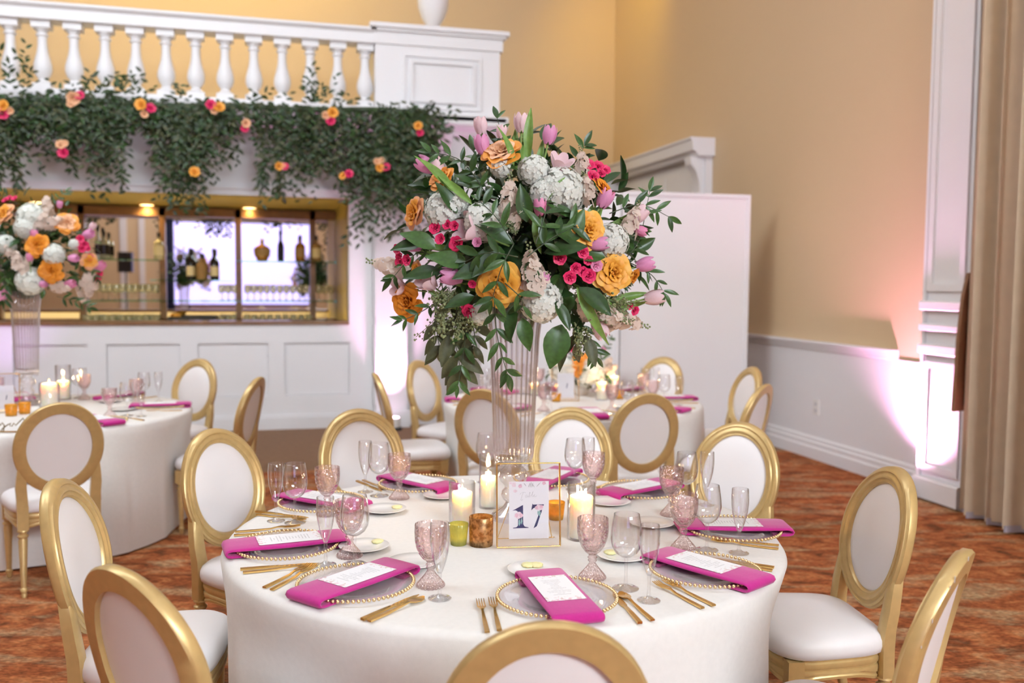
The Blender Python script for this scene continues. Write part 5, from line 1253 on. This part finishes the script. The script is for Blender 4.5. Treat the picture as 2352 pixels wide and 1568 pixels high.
def strand(p0, p1, gap, lo, hi):
    n = max(2, int((V((p1[0], p1[1], 0)) - V((p0[0], p0[1], 0))).length / gap))
    Y = rg.uniform(9.44, 9.66); sw = rg.uniform(-14, 14); ph = rg.uniform(0, 6)
    prevp = None
    for i in range(n + 1):
        t = i / n; x = p0[0] + (p1[0] - p0[0]) * t + sw * sin(pi * t) + 5 * sin(7 * t + ph); y = p0[1] + (p1[1] - p0[1]) * t
        p = on_y(x, y, Y - .05 * sin(pi * t))
        leaves.append((p, rg.uniform(lo, hi), (p - prevp).normalized() if prevp else V((0, 0, -1)))); prevp = p
for x0, x1, yt, yb, n in CL:
    for _ in range(int(n * 1.2)):
        x = rg.uniform(x0, x1); y1 = yt + (yb - yt) * rg.uniform(.25, 1.0) ** .8
        strand((x, yt + rg.uniform(-12, 25) + max(0, yb - 400) * .2 * rg.random()), (x + rg.gauss(0, 16), y1), rg.uniform(9, 13), 11, 19)
for x0, x1, yt, yb, n in UPC:
    for _ in range(n):
        x = rg.uniform(x0, x1); strand((x, yt), (x + rg.gauss(0, 16), yt + (yb - yt) * rg.uniform(.3, 1)), rg.uniform(9, 12), 11, 19)
gm = {}
pk = 9.62 * 1.0 / FPX
me_gl = [leaf_mesh(.42, .3, .15, M[k], 4) for k in ('leafG', 'leafG', 'leafC', 'leafA')]
order = sorted(range(len(leaves)), key=lambda i: -leaves[i][1])
big = set(order[:298])
for i, (p, L, td) in enumerate(leaves):
    sd = 1 if i % 2 else -1
    d = (td * rg.uniform(.2, .9) + V((1, 0, 0)) * sd * rg.uniform(.3, 1.0) + V((0, -1, 0)) * rg.uniform(-.3, .6)).normalized()
    M_ = GI @ frame_m(p, d, V((rg.uniform(-.6, .6), -1, rg.uniform(-.3, .8))), L * pk)
    me = me_gl[rg.randrange(4)]
    if i in big: inst('leaf', me, gar, M_)
    else:
        mb = gm.setdefault(me.materials[0].name, (MB(), me.materials[0]))[0]; mb.add([M_ @ v.co for v in me.vertices], [tuple(f.vertices) for f in me.polygons])
for mb, mt in gm.values(): inst('trailing_foliage', mb.mesh('trailing_foliage', mt, 179), gar)['kind'] = 'stuff'
for x, y, r, k in ((9, 245, 13, 'orange'), (7, 262, 12, 'magenta'), (24, 255, 8, 'peach'), (168, 226, 15, 'peach'), (184, 222, 11, 'magenta'), (165, 240, 10, 'peach'), (326, 243, 14, 'orange'), (345, 251, 12, 'magenta'), (331, 263, 9, 'peach'), (485, 242, 12, 'magenta'), (503, 249, 13, 'orange'), (492, 255, 9, 'peach'), (564, 284, 11, 'peach'), (562, 296, 10, 'magenta'), (764, 260, 13, 'orange'), (760, 279, 12, 'magenta'), (748, 266, 10, 'peach'), (140, 334, 11, 'peach'), (150, 330, 8, 'peach'), (147, 352, 12, 'magenta'), (447, 398, 13, 'orange'), (640, 382, 10, 'orange'), (656, 384, 9, 'magenta'), (650, 380, 7, 'peach'), (788, 405, 9, 'orange'), (801, 401, 11, 'magenta'), (866, 372, 9, 'peach'), (871, 386, 11, 'orange'), (877, 370, 8, 'peach'), (887, 386, 11, 'magenta'), (961, 290, 11, 'orange'), (964, 305, 9, 'magenta')):
    p = on_y(x, y, 9.40); n = V((rg.uniform(-.3, .3), -1, rg.uniform(-.1, .4)))
    inst('rose', SPRAY[k][rg.randrange(2)], gar, GI @ axis_m(p, n, r * pk * 1.1, rg.uniform(0, 6)))
